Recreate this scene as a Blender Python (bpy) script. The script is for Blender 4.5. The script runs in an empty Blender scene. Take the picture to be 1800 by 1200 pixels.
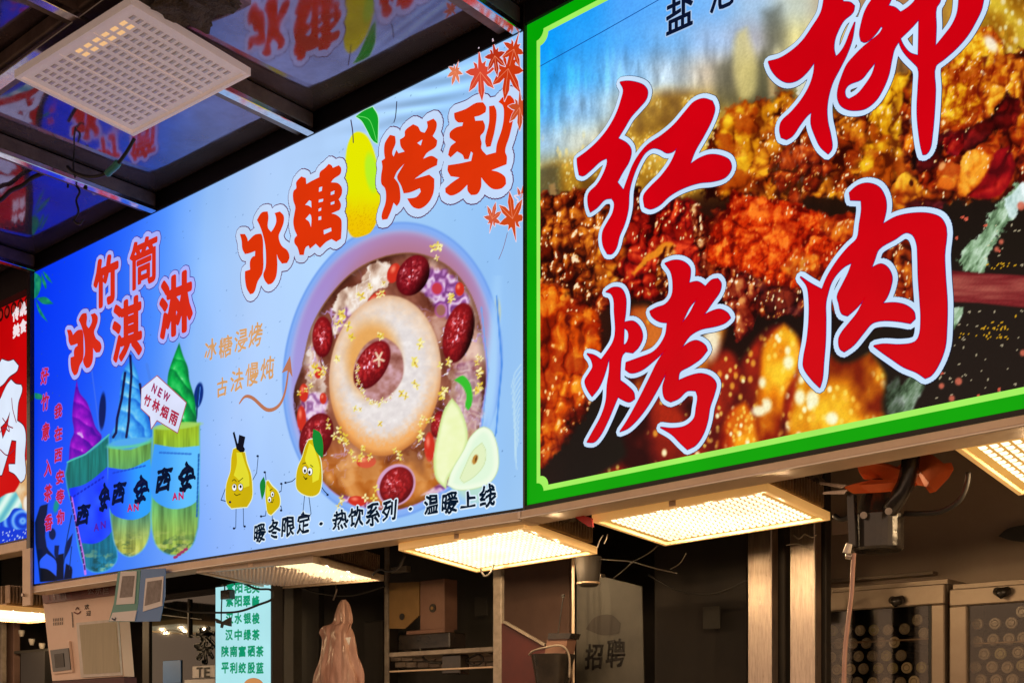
import bpy, bmesh, math, random
import numpy as np
from mathutils import Vector, Matrix

random.seed(7)
sc = bpy.context.scene
COL = sc.collection

# ------------------------------------------------------------------ camera, world, exposure
# world axes: X runs along the row of signs (towards the right), Y goes into the stalls, Z up
CAM = np.array([2.237, -2.692, 1.5])
YAW = 0.7055
cd = bpy.data.cameras.new('camera'); cam = bpy.data.objects.new('camera', cd); COL.objects.link(cam)
cam.location = CAM; cam.rotation_euler = (math.pi/2, 0, YAW)
cd.sensor_width = 36; cd.lens = 42; cd.shift_y = 0.3778; cd.clip_start = 0.05; cd.clip_end = 500
sc.camera = cam
w = bpy.data.worlds.new('World'); sc.world = w; w.use_nodes = True
wn = w.node_tree
bg = wn.nodes['Background']
sky = wn.nodes.new('ShaderNodeTexSky'); sky.sky_type = 'NISHITA'; sky.sun_disc = False
sky.sun_elevation = math.radians(1.0); sky.sun_rotation = math.radians(200)
wn.links.new(sky.outputs[0], bg.inputs[0]); bg.inputs[1].default_value = 0.012
# even warm glow of the night market all round, added to the dusk sky
bg2 = wn.nodes.new('ShaderNodeBackground'); bg2.inputs[0].default_value = (1.0, .65, .43, 1); bg2.inputs[1].default_value = 1.2
wadd = wn.nodes.new('ShaderNodeAddShader'); wn.links.new(bg.outputs[0], wadd.inputs[0]); wn.links.new(bg2.outputs[0], wadd.inputs[1]); wn.links.new(wadd.outputs[0], wn.nodes['World Output'].inputs[0])
vs = sc.view_settings
vs.view_transform = 'Standard'; vs.look = 'None'; vs.exposure = 0; vs.gamma = 1; vs.use_curve_mapping = False
sc.cycles.use_denoising = True
sc.cycles.max_bounces = 6
sc.cycles.sample_clamp_indirect = 4

# ------------------------------------------------------------------ geometry of the view: which point of a plane is seen where
F = np.array([-math.sin(YAW), math.cos(YAW), 0]); R = np.array([math.cos(YAW), math.sin(YAW), 0]); Zv = np.array([0, 0, 1.])
def ray(px, py): return F + R*((px-900)/2100.) + Zv*((1280-py)/2100.)
def uY(px, py, Y=0.):
    d = ray(px, py); p = CAM + d*((Y-CAM[1])/d[1]); return (p[0], p[1], p[2])
def uZ(px, py, z):
    d = ray(px, py); p = CAM + d*((z-1.5)/d[2]); return (p[0], p[1], p[2])
def XZ(px, py, Y=0.):
    p = uY(px, py, Y); return (p[0], p[2])
def back(x, z, Y=0.):                       # arrays: plane point -> art coordinates
    vx = x-CAM[0]; vy = Y-CAM[1]; vz = z-CAM[2]
    k = vx*F[0]+vy*F[1]; r = vx*R[0]+vy*R[1]
    return 900+2100*r/k, 1280-2100*vz/k

# ------------------------------------------------------------------ helpers
def lin(c):
    if isinstance(c, str): c = [int(c[i:i+2], 16)/255 for i in (0, 2, 4)]
    return tuple(((v/12.92) if v <= .04045 else ((v+.055)/1.055)**2.4) for v in c)
def mesh_obj(name, verts, faces, mat=None, parent=None, smooth=False):
    me = bpy.data.meshes.new(name); me.from_pydata([tuple(map(float, v)) for v in verts], [], faces); me.update()
    if mat: me.materials.append(mat)
    if smooth: me.polygons.foreach_set('use_smooth', [True]*len(me.polygons))
    o = bpy.data.objects.new(name, me); COL.objects.link(o)
    if parent: link(o, parent)
    return o
def link(o, parent):
    o.parent = parent; o.matrix_parent_inverse = Matrix.Translation(parent.location).inverted() if parent.parent is None else Matrix.Identity(4)
    return o
def tag(o, label=None, cat=None, group=None, kind=None):
    if label: o['label'] = label
    if cat: o['category'] = cat
    if group: o['group'] = group
    if kind: o['kind'] = kind
    return o
def thing(name, loc, label, cat, group=None, kind=None):
    o = bpy.data.objects.new(name, None); COL.objects.link(o); o.location = tuple(map(float, loc)); o.empty_display_size = .05
    return tag(o, label, cat, group, kind)
class MB:
    def __init__(s): s.v = []; s.f = []
    def add(s, vs_, fs):
        b = len(s.v); s.v += [tuple(v) for v in vs_]; s.f += [tuple(i+b for i in f) for f in fs]
    def box(s, x0, x1, y0, y1, z0, z1):
        s.add([(x, y, z) for x in (x0, x1) for y in (y0, y1) for z in (z0, z1)],
              [(0,1,3,2), (4,6,7,5), (0,4,5,1), (2,3,7,6), (0,2,6,4), (1,5,7,3)]); return s
    def prism(s, front, backp):
        n = len(front); s.add(list(front)+list(backp), [tuple(range(n)), tuple(range(2*n-1, n-1, -1))]+[(i, i+n, (i+1) % n+n, (i+1) % n) for i in range(n)]); return s
    def tube(s, pts, r, n=8, caps=True):
        pts = [Vector(p) for p in pts]; rs = r if isinstance(r, (list, tuple)) else [r]*len(pts)
        rings = []; up = None
        for i, p in enumerate(pts):
            t = (pts[min(i+1, len(pts)-1)]-pts[max(i-1, 0)]).normalized()
            if up is None: up = Vector((0, 0, 1)) if abs(t.z) < .9 else Vector((1, 0, 0))
            a = t.cross(up).normalized(); b_ = a.cross(t); up = b_
            rings.append([p+(a*math.cos(k*2*math.pi/n)+b_*math.sin(k*2*math.pi/n))*rs[i] for k in range(n)])
        vs_ = [v for rg in rings for v in rg]; fs = []
        for i in range(len(rings)-1):
            for k in range(n): fs.append((i*n+k, i*n+(k+1) % n, (i+1)*n+(k+1) % n, (i+1)*n+k))
        if caps: fs += [tuple(range(n-1, -1, -1)), tuple((len(rings)-1)*n+k for k in range(n))]
        s.add(vs_, fs); return s
    def build(s, name, mat, parent=None, bevel=0, smooth=False, kind=None):
        o = mesh_obj(name, s.v, s.f, mat, parent, smooth)
        bm = bmesh.new(); bm.from_mesh(o.data); bmesh.ops.recalc_face_normals(bm, faces=bm.faces)
        if bevel: bmesh.ops.bevel(bm, geom=list(bm.edges), offset=bevel, segments=1, affect='EDGES', clamp_overlap=True)
        bm.to_mesh(o.data); bm.free()
        if smooth:
            o.data.polygons.foreach_set('use_smooth', [True]*len(o.data.polygons))
        if kind: o['kind'] = kind
        return o
def bx(name, mat, parent, x0, x1, y0, y1, z0, z1, bevel=0.002): return MB().box(x0, x1, y0, y1, z0, z1).build(name, mat, parent, bevel)
def pxbox(name, mat, parent, l, r, t, b, Y, D, bevel=.002):   # axis aligned box: front at Y, depth D
    cx_, cy_ = (l+r)/2, (t+b)/2
    x0 = uY(l, cy_, Y)[0]; x1 = uY(r, cy_, Y)[0]; z1 = uY(cx_, t, Y)[2]; z0 = uY(cx_, b, Y)[2]
    return bx(name, mat, parent, x0, x1, Y, Y+D, z0, z1, bevel)
def slab(name, mat, parent, pts, Y, D):                        # outline with real thickness
    a = [uY(x, y, Y) for x, y in pts]; b = [(p[0], Y+D, p[2]) for p in a]
    return MB().prism(a, b).build(name, mat, parent)
def cable(name, mat, pts, r, parent=None, n=6):
    return MB().tube(pts, r, n).build(name, mat, parent, smooth=True)
def cr(pts, n=6):                                              # open smooth line through points (any dimension)
    P = [np.array(p, float) for p in pts]; P = [P[0]]+P+[P[-1]]; out = []
    for i in range(1, len(P)-2):
        for k in range(n):
            t = k/n; a, b, c, d = P[i-1:i+3]
            out.append(.5*((2*b)+(c-a)*t+(2*a-5*b+4*c-d)*t*t+(3*b-a-3*c+d)*t**3))
    out.append(P[-2]); return [tuple(p) for p in out]

# ------------------------------------------------------------------ materials
def principled(name, col, rough=.5, metal=0., noise=None, bump=0, bscale=40, spec=.5, col2=None, nscale=8, trans=0, stretch=None, emit=None, estr=0, coat=0):
    m = bpy.data.materials.new(name); m.use_nodes = True; nt = m.node_tree; b = nt.nodes['Principled BSDF']
    b.inputs['Base Color'].default_value = (*col, 1); b.inputs['Roughness'].default_value = rough; b.inputs['Metallic'].default_value = metal
    b.inputs['Specular IOR Level'].default_value = spec; b.inputs['Transmission Weight'].default_value = trans; b.inputs['Coat Weight'].default_value = coat
    tc = nt.nodes.new('ShaderNodeTexCoord'); mp = nt.nodes.new('ShaderNodeMapping')
    nt.links.new(tc.outputs['Object'], mp.inputs[0])
    if stretch: mp.inputs['Scale'].default_value = stretch
    if col2 is not None:
        n = nt.nodes.new('ShaderNodeTexNoise'); n.inputs['Scale'].default_value = nscale; n.inputs['Detail'].default_value = 8; n.inputs['Roughness'].default_value = .65
        r = nt.nodes.new('ShaderNodeValToRGB'); r.color_ramp.elements[0].position = .35; r.color_ramp.elements[1].position = .68
        r.color_ramp.elements[0].color = (*col, 1); r.color_ramp.elements[1].color = (*col2, 1)
        nt.links.new(mp.outputs[0], n.inputs[0]); nt.links.new(n.outputs[0], r.inputs[0]); nt.links.new(r.outputs[0], b.inputs['Base Color'])
        mr = nt.nodes.new('ShaderNodeMapRange'); mr.inputs[3].default_value = max(0, rough-.08); mr.inputs[4].default_value = min(1, rough+.15)
        nt.links.new(n.outputs[0], mr.inputs[0]); nt.links.new(mr.outputs[0], b.inputs['Roughness'])
    if bump:
        n2 = nt.nodes.new('ShaderNodeTexNoise'); n2.inputs['Scale'].default_value = bscale; n2.inputs['Detail'].default_value = 5
        bp = nt.nodes.new('ShaderNodeBump'); bp.inputs['Strength'].default_value = bump; bp.inputs['Distance'].default_value = .01
        nt.links.new(mp.outputs[0], n2.inputs[0]); nt.links.new(n2.outputs[0], bp.inputs['Height']); nt.links.new(bp.outputs[0], b.inputs['Normal'])
    if emit: b.inputs['Emission Color'].default_value = (*emit, 1); b.inputs['Emission Strength'].default_value = estr
    return m
def emissive(name, col, strength=1.0, vary=0):
    m = bpy.data.materials.new(name); m.use_nodes = True; nt = m.node_tree; nt.nodes.clear()
    e = nt.nodes.new('ShaderNodeEmission'); o = nt.nodes.new('ShaderNodeOutputMaterial'); g = nt.nodes.new('ShaderNodeBsdfGlossy'); a = nt.nodes.new('ShaderNodeAddShader')
    e.inputs[0].default_value = (*lin(col), 1); e.inputs[1].default_value = strength
    g.inputs[0].default_value = (.008, .008, .008, 1); g.inputs[1].default_value = .3
    nt.links.new(e.outputs[0], a.inputs[0]); nt.links.new(g.outputs[0], a.inputs[1]); nt.links.new(a.outputs[0], o.inputs[0])
    if vary:
        tc = nt.nodes.new('ShaderNodeTexCoord'); n = nt.nodes.new('ShaderNodeTexNoise'); n.inputs['Scale'].default_value = 5; n.inputs['Detail'].default_value = 4
        mr = nt.nodes.new('ShaderNodeMapRange'); mr.inputs[1].default_value = .3; mr.inputs[2].default_value = .7; mr.inputs[3].default_value = strength*(1-vary); mr.inputs[4].default_value = strength*(1+vary)
        nt.links.new(tc.outputs['Object'], n.inputs[0]); nt.links.new(n.outputs[0], mr.inputs[0]); nt.links.new(mr.outputs[0], e.inputs[1])
    return m
_em = {}
def E(col, strength=1.0):
    k = (col, strength)
    if k not in _em: _em[k] = emissive('lit_print_'+col.lower(), col, strength, .07)
    return _em[k]
def vcol_emit(name, strength=1.0):
    m = bpy.data.materials.new(name); m.use_nodes = True; nt = m.node_tree; nt.nodes.clear()
    e = nt.nodes.new('ShaderNodeEmission'); o = nt.nodes.new('ShaderNodeOutputMaterial'); c = nt.nodes.new('ShaderNodeVertexColor'); c.layer_name = 'print'
    g = nt.nodes.new('ShaderNodeBsdfGlossy'); a = nt.nodes.new('ShaderNodeAddShader'); g.inputs[0].default_value = (.008, .008, .008, 1); g.inputs[1].default_value = .3
    nt.links.new(c.outputs[0], e.inputs[0]); e.inputs[1].default_value = strength
    nt.links.new(e.outputs[0], a.inputs[0]); nt.links.new(g.outputs[0], a.inputs[1]); nt.links.new(a.outputs[0], o.inputs[0]); return m
def ceiling_material():
    m = principled('ceiling_mirror_panel', (.30, .26, .33), .07, 1.0)
    nt = m.node_tree; b = nt.nodes['Principled BSDF']
    tc = nt.nodes.new('ShaderNodeTexCoord')
    n = nt.nodes.new('ShaderNodeTexNoise'); n.inputs['Scale'].default_value = 6; n.inputs['Detail'].default_value = 9; n.inputs['Roughness'].default_value = .7
    r = nt.nodes.new('ShaderNodeValToRGB'); r.color_ramp.elements[0].position = .3; r.color_ramp.elements[0].color = (.26, .19, .33, 1); r.color_ramp.elements[1].position = .7; r.color_ramp.elements[1].color = (.42, .32, .52, 1)
    nt.links.new(tc.outputs['Object'], n.inputs[0]); nt.links.new(n.outputs[0], r.inputs[0]); nt.links.new(r.outputs[0], b.inputs['Base Color'])
    mr = nt.nodes.new('ShaderNodeMapRange'); mr.inputs[1].default_value = .35; mr.inputs[2].default_value = .7; mr.inputs[3].default_value = .035; mr.inputs[4].default_value = .12
    nt.links.new(n.outputs[0], mr.inputs[0]); nt.links.new(mr.outputs[0], b.inputs['Roughness'])
    n2 = nt.nodes.new('ShaderNodeTexNoise'); n2.inputs['Scale'].default_value = 3; bp = nt.nodes.new('ShaderNodeBump'); bp.inputs['Strength'].default_value = .12; bp.inputs['Distance'].default_value = .01
    nt.links.new(tc.outputs['Object'], n2.inputs[0]); nt.links.new(n2.outputs[0], bp.inputs['Height']); nt.links.new(bp.outputs[0], b.inputs['Normal'])
    # dusty matt film over the mirror
    d = nt.nodes.new('ShaderNodeBsdfDiffuse'); d.inputs[0].default_value = (.20, .145, .12, 1); mx = nt.nodes.new('ShaderNodeMixShader')
    n3 = nt.nodes.new('ShaderNodeTexNoise'); n3.inputs['Scale'].default_value = 2.2; n3.inputs['Detail'].default_value = 10; n3.inputs['Roughness'].default_value = .7; nt.links.new(tc.outputs['Object'], n3.inputs[0])
    m3 = nt.nodes.new('ShaderNodeMapRange'); m3.inputs[1].default_value = .3; m3.inputs[2].default_value = .7; m3.inputs[3].default_value = .16; m3.inputs[4].default_value = .62; nt.links.new(n3.outputs[0], m3.inputs[0]); nt.links.new(m3.outputs[0], mx.inputs[0])
    out = nt.nodes['Material Output']; nt.links.new(b.outputs[0], mx.inputs[1]); nt.links.new(d.outputs[0], mx.inputs[2]); nt.links.new(mx.outputs[0], out.inputs[0])
    return m
M = dict(
 ceil=ceiling_material(),
 alu=principled('brushed_aluminium', (.50, .44, .38), .30, .85, col2=(.62, .55, .46), nscale=14, bump=.15, bscale=60, stretch=(1, 1, 1)),
 alubeam=principled('beam_aluminium', (.64, .48, .34), .36, .15, col2=(.82, .64, .47), nscale=5, bump=.1, bscale=30),
 strip=principled('strip_polished', (.75, .73, .75), .12, 1.0, col2=(.6, .56, .6), nscale=60),
 brownbeam=principled('beam_dusty_brown', (.13, .09, .07), .42, .2, col2=(.30, .21, .165), nscale=7, bump=.3),
 black=principled('black_paint', (.012, .011, .011), .5),
 blackgloss=principled('black_glossy_plastic', (.018, .016, .015), .18, col2=(.035, .028, .022), nscale=20, bump=.1),
 rubber=principled('black_rubber', (.02, .018, .016), .55),
 fin=principled('heat_sink_dusty', (.30, .21, .14), .5, .3, col2=(.48, .35, .24), nscale=30, bump=.4),
 lampframe=principled('lamp_frame_clear_plastic', (.62, .52, .42), .25, col2=(.5, .38, .26), nscale=25, spec=.6),
 lampoff=principled('lamp_panel_off_white', (.86, .76, .70), .38, col2=(.92, .82, .77), nscale=20, bump=.1, bscale=120),
 lensoff=principled('lens_cup_grey', (.62, .53, .50), .2, spec=.7, emit=(1, .74, .7), estr=.06),  # slight glow added to the ceiling lamp's grey lens cups
 steel=principled('stainless_steel', (.36, .30, .25), .28, 1.0, col2=(.52, .44, .37), nscale=30, bump=.12, bscale=90, stretch=(6, 6, .6)),
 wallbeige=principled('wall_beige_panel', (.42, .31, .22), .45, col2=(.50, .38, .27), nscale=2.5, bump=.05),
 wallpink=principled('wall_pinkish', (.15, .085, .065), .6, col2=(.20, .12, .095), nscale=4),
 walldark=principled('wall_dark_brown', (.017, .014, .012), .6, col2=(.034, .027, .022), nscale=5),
 wallgrey=principled('wall_grey_green', (.05, .048, .042), .5, col2=(.08, .075, .064), nscale=4),
 glassdark=principled('dark_window_glass', (.01, .014, .013), .05, spec=.6),
 dirt=principled('sooty_dust', (.05, .038, .03), .9, col2=(.12, .09, .065), nscale=60, bump=.8, bscale=120),
 white=principled('white_plastic', (.72, .68, .62), .4, col2=(.60, .55, .48), nscale=15),
 whitepaint=principled('white_paint_worn', (.34, .29, .24), .45, col2=(.2, .165, .135), nscale=25),
 fridgeframe=principled('fridge_frame_champagne', (.26, .20, .145), .36, .4, col2=(.34, .27, .2), nscale=8),
 orange=principled('orange_plastic_blade', (.95, .20, .04), .45, col2=(.82, .14, .03), nscale=12, bump=.1),
 red=principled('red_plastic', (.55, .02, .02), .35),
 redpanel=principled('dark_red_panel', (.06, .008, .008), .5, col2=(.09, .014, .012), nscale=9),
 bag=principled('pink_plastic_bag', (.40, .215, .17), .22, col2=(.58, .37, .30), nscale=7, bump=1., bscale=14, stretch=(2, 1, .5)),
 beige=principled('beige_enamel', (.82, .60, .46), .4, col2=(.88, .68, .54), nscale=6),
 maroon=principled('maroon_header', (.12, .02, .02), .35, col2=(.19, .05, .04), nscale=12),
 curtain=principled('pale_curtain', (.42, .38, .26), .6, col2=(.52, .47, .33), nscale=9, stretch=(8, 1, .4)),
 blue=principled('blue_card', (.08, .24, .60), .4), green=principled('green_card', (.08, .32, .28), .4),
 paper=principled('white_card', (.82, .8, .8), .5), qr=principled('grey_card', (.22, .19, .18), .6, col2=(.34, .31, .30), nscale=40),
 yellowcard=principled('yellow_card', (.20, .115, .035), .6, col2=(.26, .15, .05), nscale=10),
 pinkbox=principled('pink_card_box', (.17, .085, .06), .6, col2=(.22, .12, .085), nscale=8),
 ink=principled('black_ink', (.015, .014, .014), .5), inkred=principled('red_ink', (.30, .04, .04), .5), inkwhite=principled('pale_ink', (.5, .38, .36), .5),
 poster=principled('dim_grey_poster', (.035, .034, .028), .5, col2=(.06, .057, .047), nscale=6),
 ground=principled('asphalt', (.05, .047, .045), .7, col2=(.07, .065, .06), nscale=3, bump=.5, bscale=80),
 tape=principled('teal_tape', (.05, .28, .24), .4),
 capA=principled('bottle_base_green_glass', (.28, .26, .09), .2, spec=.8, col2=(.28, .25, .12), nscale=60),
 capB=principled('bottle_base_grey_glass', (.26, .215, .16), .2, spec=.8), capC=principled('bottle_base_pale', (.62, .52, .36), .3),
 capring=principled('bottle_ring', (.42, .36, .27), .25), bottle=principled('bottle_dark_glass', (.03, .03, .02), .1, spec=.8),
 brick=principled('worn_tile', (.34, .28, .23), .6, col2=(.22, .17, .14), nscale=30),
)
# ------------------------------------------------------------------ noise for the printed pictures
def hsh(i, j, s): 
    v = np.sin(i*127.1+j*311.7+s*74.7)*43758.5453; return v-np.floor(v)
def vn(x, y, s=0):
    xi = np.floor(x); yi = np.floor(y); fx = x-xi; fy = y-yi; fx = fx*fx*(3-2*fx); fy = fy*fy*(3-2*fy)
    a = hsh(xi, yi, s); b = hsh(xi+1, yi, s); c = hsh(xi, yi+1, s); d = hsh(xi+1, yi+1, s)
    return a+(b-a)*fx+(c-a)*fy+(a-b-c+d)*fx*fy
def fbm(x, y, s=0, o=4):
    t = 0; a = .5; n = 0
    for k in range(o): t = t+a*vn(x*2**k, y*2**k, s+k*3); n += a; a *= .5
    return t/n
def worley(x, y, s=0):
    xi = np.floor(x); yi = np.floor(y); best = np.full(x.shape, 9.); idr = np.zeros(x.shape)
    for i in (-1, 0, 1):
        for j in (-1, 0, 1):
            cx_ = xi+i; cy_ = yi+j; qx = cx_+hsh(cx_, cy_, s+1); qy = cy_+hsh(cx_, cy_, s+2)
            d = np.hypot(x-qx, y-qy); m = d < best; best = np.where(m, d, best); idr = np.where(m, hsh(cx_, cy_, s+5), idr)
    return best, idr
def sst(a, b, x):
    t = np.clip((x-a)/(b-a), 0, 1); return t*t*(3-2*t)
def hexc(c): return np.array([int(c[i:i+2], 16)/255 for i in (0, 2, 4)])
def sdp(x, y, V):
    V = np.array(V, float); d = np.full(x.shape, 1e18); s = np.ones(x.shape); n = len(V)
    for i in range(n):
        a = V[i]; b = V[i-1]; e = b-a; wx = x-a[0]; wy = y-a[1]
        t = np.clip((wx*e[0]+wy*e[1])/max(1e-9, e@e), 0, 1); d = np.minimum(d, (wx-e[0]*t)**2+(wy-e[1]*t)**2)
        c1 = y >= a[1]; c2 = y < b[1]; c3 = e[0]*wy > e[1]*wx
        s = np.where((c1 & c2 & c3) | (~c1 & ~c2 & ~c3), -s, s)
    return s*np.sqrt(d)
def smooth_closed(pts, n=4, corner=52):
    P = [np.array(p, float) for p in pts]; N = len(P); T = []
    for i in range(N):
        a = P[i]-P[i-1]; b = P[(i+1) % N]-P[i]
        ang = abs(math.degrees(math.atan2(a[0]*b[1]-a[1]*b[0], a@b)))
        la, lb = np.linalg.norm(a)+1e-9, np.linalg.norm(b)+1e-9
        T.append(None if ang > corner else (a/la+b/lb)/2)
    out = []
    for i in range(N):
        p0, p1 = P[i], P[(i+1) % N]; L = np.linalg.norm(p1-p0)
        t0 = T[i]*L if T[i] is not None else (p1-p0)*.8; t1 = T[(i+1) % N]*L if T[(i+1) % N] is not None else (p1-p0)*.8
        for k in range(n):
            t = k/n; out.append((2*t**3-3*t*t+1)*p0+(t**3-2*t*t+t)*t0+(-2*t**3+3*t*t)*p1+(t**3-t*t)*t1)
    return [tuple(p) for p in out]
def tr(pts, ox, oy, s): return [(ox+x*s, oy+y*s) for x, y in pts]

class Paint:
    def __init__(s, X, Y): s.X = X; s.Y = Y; s.C = np.zeros(X.shape+(3,))
    def sel(s, x0, x1, y0, y1): return np.nonzero((s.X > x0) & (s.X < x1) & (s.Y > y0) & (s.Y < y1))[0]
    def poly(s, pts, fn, soft=1.0, sm=True, a=1.0, wob=0, wsc=10):
        V = smooth_closed(pts, 4, 75) if sm else pts; A = np.array(V); g = soft*2+2+wob
        i = s.sel(A[:, 0].min()-g, A[:, 0].max()+g, A[:, 1].min()-g, A[:, 1].max()+g)
        if len(i) == 0: return
        x = s.X[i]; y = s.Y[i]; d = sdp(x, y, V)
        if wob: d = d+wob*2*(fbm(x/wsc, y/wsc, 11, 3)-.5)
        al = sst(soft, -soft, d)*a; k = al > 0.003; i = i[k]; x = x[k]; y = y[k]; d = d[k]; al = al[k]
        c = fn(x, y, d) if callable(fn) else hexc(fn)
        if isinstance(c, tuple): c, a2 = c; al = al*a2
        s.C[i] = s.C[i]*(1-al[:, None])+c*al[:, None]
    def ell(s, cx, cy, rx, ry, rot, fn, soft=1.0, a=1.0):
        g = max(rx, ry)+soft*2+2; i = s.sel(cx-g, cx+g, cy-g, cy+g)
        x = s.X[i]; y = s.Y[i]; c_, s_ = math.cos(math.radians(rot)), math.sin(math.radians(rot))
        u = ((x-cx)*c_+(y-cy)*s_)/rx; v = (-(x-cx)*s_+(y-cy)*c_)/ry; r = np.sqrt(u*u+v*v); d = (r-1)*min(rx, ry)
        al = sst(soft, -soft, d)*a; k = al > .003; i = i[k]
        c = fn(x[k], y[k], u[k], v[k]) if callable(fn) else hexc(fn)
        al = al[k]
        if isinstance(c, tuple): c, a2 = c; al = al*a2
        s.C[i] = s.C[i]*(1-al[:, None])+c*al[:, None]
    def line(s, pts, w_, col, a=1.0):
        A = np.array(pts, float); i = s.sel(A[:, 0].min()-w_-3, A[:, 0].max()+w_+3, A[:, 1].min()-w_-3, A[:, 1].max()+w_+3)
        x = s.X[i]; y = s.Y[i]; d = np.full(x.shape, 1e9)
        for p, q in zip(A[:-1], A[1:]):
            e = q-p; t = np.clip(((x-p[0])*e[0]+(y-p[1])*e[1])/max(1e-9, e@e), 0, 1); d = np.minimum(d, np.hypot(x-p[0]-e[0]*t, y-p[1]-e[1]*t))
        al = sst(w_/2+.7, w_/2-.7, d)*a; s.C[i] = s.C[i]*(1-al[:, None])+hexc(col)*al[:, None]
def lerp(a, b, t): return a+(b-a)*t[:, None]
def pal3(t, a, b, c):
    a, b, c = map(hexc, (a, b, c)); t = np.clip(t, 0, 1); return np.where((t < .5)[:, None], lerp(a, b, t*2), lerp(b, c, t*2-1))

def print_sheet(name, parent, x0, x1, z0, z1, nx, nz, painter, mat, y=0., shear=0.):
    gx, gz = np.meshgrid(np.linspace(x0, x1, nx), np.linspace(z0, z1, nz)); gx = gx.ravel(); gz = gz.ravel()+shear*(gx-x0)
    PX, PY = back(gx, gz); p = Paint(PX, PY); painter(p)
    co = np.stack([gx, np.full_like(gx, y), gz], 1).astype(np.float32)
    me = bpy.data.meshes.new(name); me.vertices.add(len(gx)); me.vertices.foreach_set('co', co.ravel())
    a = (np.arange(nz-1)[:, None]*nx+np.arange(nx-1)[None]).ravel()
    q = np.stack([a, a+1, a+1+nx, a+nx], 1).astype(np.int32); nf = len(q)
    me.loops.add(nf*4); me.loops.foreach_set('vertex_index', q.ravel()); me.polygons.add(nf); me.polygons.foreach_set('loop_start', np.arange(0, nf*4, 4, dtype=np.int32))
    me.update(calc_edges=True); me.validate()
    C = np.clip(p.C, 0, 1); C = np.where(C <= .04045, C/12.92, ((C+.055)/1.055)**2.4)
    at = me.color_attributes.new('print', 'FLOAT_COLOR', 'POINT'); at.data.foreach_set('color', np.concatenate([C, np.ones((len(C), 1))], 1).astype(np.float32).ravel())
    me.materials.append(mat); o = bpy.data.objects.new(name, me); COL.objects.link(o); link(o, parent); return o

# ------------------------------------------------------------------ flat graphics on a sign plane
def fill_polys(polys):                                   # list of closed loops in (x,z): filled with holes
    cu = bpy.data.curves.new('tmp', 'CURVE'); cu.dimensions = '2D'; cu.fill_mode = 'BOTH'
    for P in polys:
        sp = cu.splines.new('POLY'); sp.points.add(len(P)-1); sp.use_cyclic_u = True
        for k, (x, z) in enumerate(P): sp.points[k].co = (x, z, 0, 1)
    o = bpy.data.objects.new('tmp', cu); COL.objects.link(o); dg = bpy.context.evaluated_depsgraph_get(); me = bpy.data.meshes.new_from_object(o.evaluated_get(dg))
    v = [(q.co.x, q.co.y) for q in me.vertices]; f = [tuple(p.vertices) for p in me.polygons]
    bpy.data.objects.remove(o); bpy.data.curves.remove(cu); bpy.data.meshes.remove(me); return v, f
def ring_geo(edges, r, n=8):                              # round-ended band of half width r along every edge
    v = []; f = []; seen = set()
    for (a, b) in edges:
        dx, dz = b[0]-a[0], b[1]-a[1]; L = math.hypot(dx, dz)
        if L > 1e-7:
            nx, nz = -dz/L*r, dx/L*r; k = len(v); v += [(a[0]+nx, a[1]+nz), (b[0]+nx, b[1]+nz), (b[0]-nx, b[1]-nz), (a[0]-nx, a[1]-nz)]; f.append((k, k+1, k+2, k+3))
        for p in (a, b):
            key = (round(p[0], 5), round(p[1], 5))
            if key in seen: continue
            seen.add(key); k = len(v); v += [(p[0]+r*math.cos(t*2*math.pi/n), p[1]+r*math.sin(t*2*math.pi/n)) for t in range(n)]; f.append(tuple(range(k, k+n)))
    return v, f
def flat(name, v, f, mat, parent, y):
    return mesh_obj(name, [(p[0], y, p[1]) for p in v], f, mat, parent)
def decal(name, parent, polys, layers, y0=-.001, step=.0007, sm=True, base=0.):
    """polys: loops in art coordinates; layers: (dilation in m, colour) from the bottom one up; the last one names the part"""
    loops = [[XZ(x, y, base) for x, y in (smooth_closed(P) if sm else P)] for P in polys]
    return _layers(name, parent, fill_polys(loops), [(L[i-1], L[i]) for L in loops for i in range(len(L))], layers, y0, step)
def _layers(name, parent, fv, edges, layers, y0, step):
    v, f = fv; objs = []
    for k, (r, col) in enumerate(layers):
        vv, ff = list(v), list(f)
        if r > 0:
            rv, rf = ring_geo(edges, r); b = len(vv); vv += rv; ff += [tuple(i+b for i in q) for q in rf]
        m = E(col) if isinstance(col, str) else col
        objs.append((vv, ff, m, y0-step*k))
    vv, ff, m, y = objs[-1]; main = flat(name, vv, ff, m, parent, y)
    for vv, ff, m, y in objs[:-1]: flat('outline', vv, ff, m, main if main.parent.parent is None else parent, y)
    return main
_g = {}
def glyph(ch):
    if ch in _g: return _g[ch]
    cu = bpy.data.curves.new('tmp', 'FONT'); cu.body = ch; cu.size = 1; cu.resolution_u = 2
    o = bpy.data.objects.new('tmp', cu); COL.objects.link(o); dg = bpy.context.evaluated_depsgraph_get(); me = bpy.data.meshes.new_from_object(o.evaluated_get(dg))
    v = np.array([(q.co.x, q.co.y) for q in me.vertices]); f = [tuple(p.vertices) for p in me.polygons]
    bpy.data.objects.remove(o); bpy.data.curves.remove(cu)
    v = (v-v.min(0))/np.maximum(1e-6, (v.max(0)-v.min(0)))-.5
    cnt = {}
    for q in f:
        for i in range(len(q)): e = tuple(sorted((q[i-1], q[i]))); cnt[e] = cnt.get(e, 0)+1
    ed = [e for e, c in cnt.items() if c == 1]; _g[ch] = (v, f, ed); return _g[ch]
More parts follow.
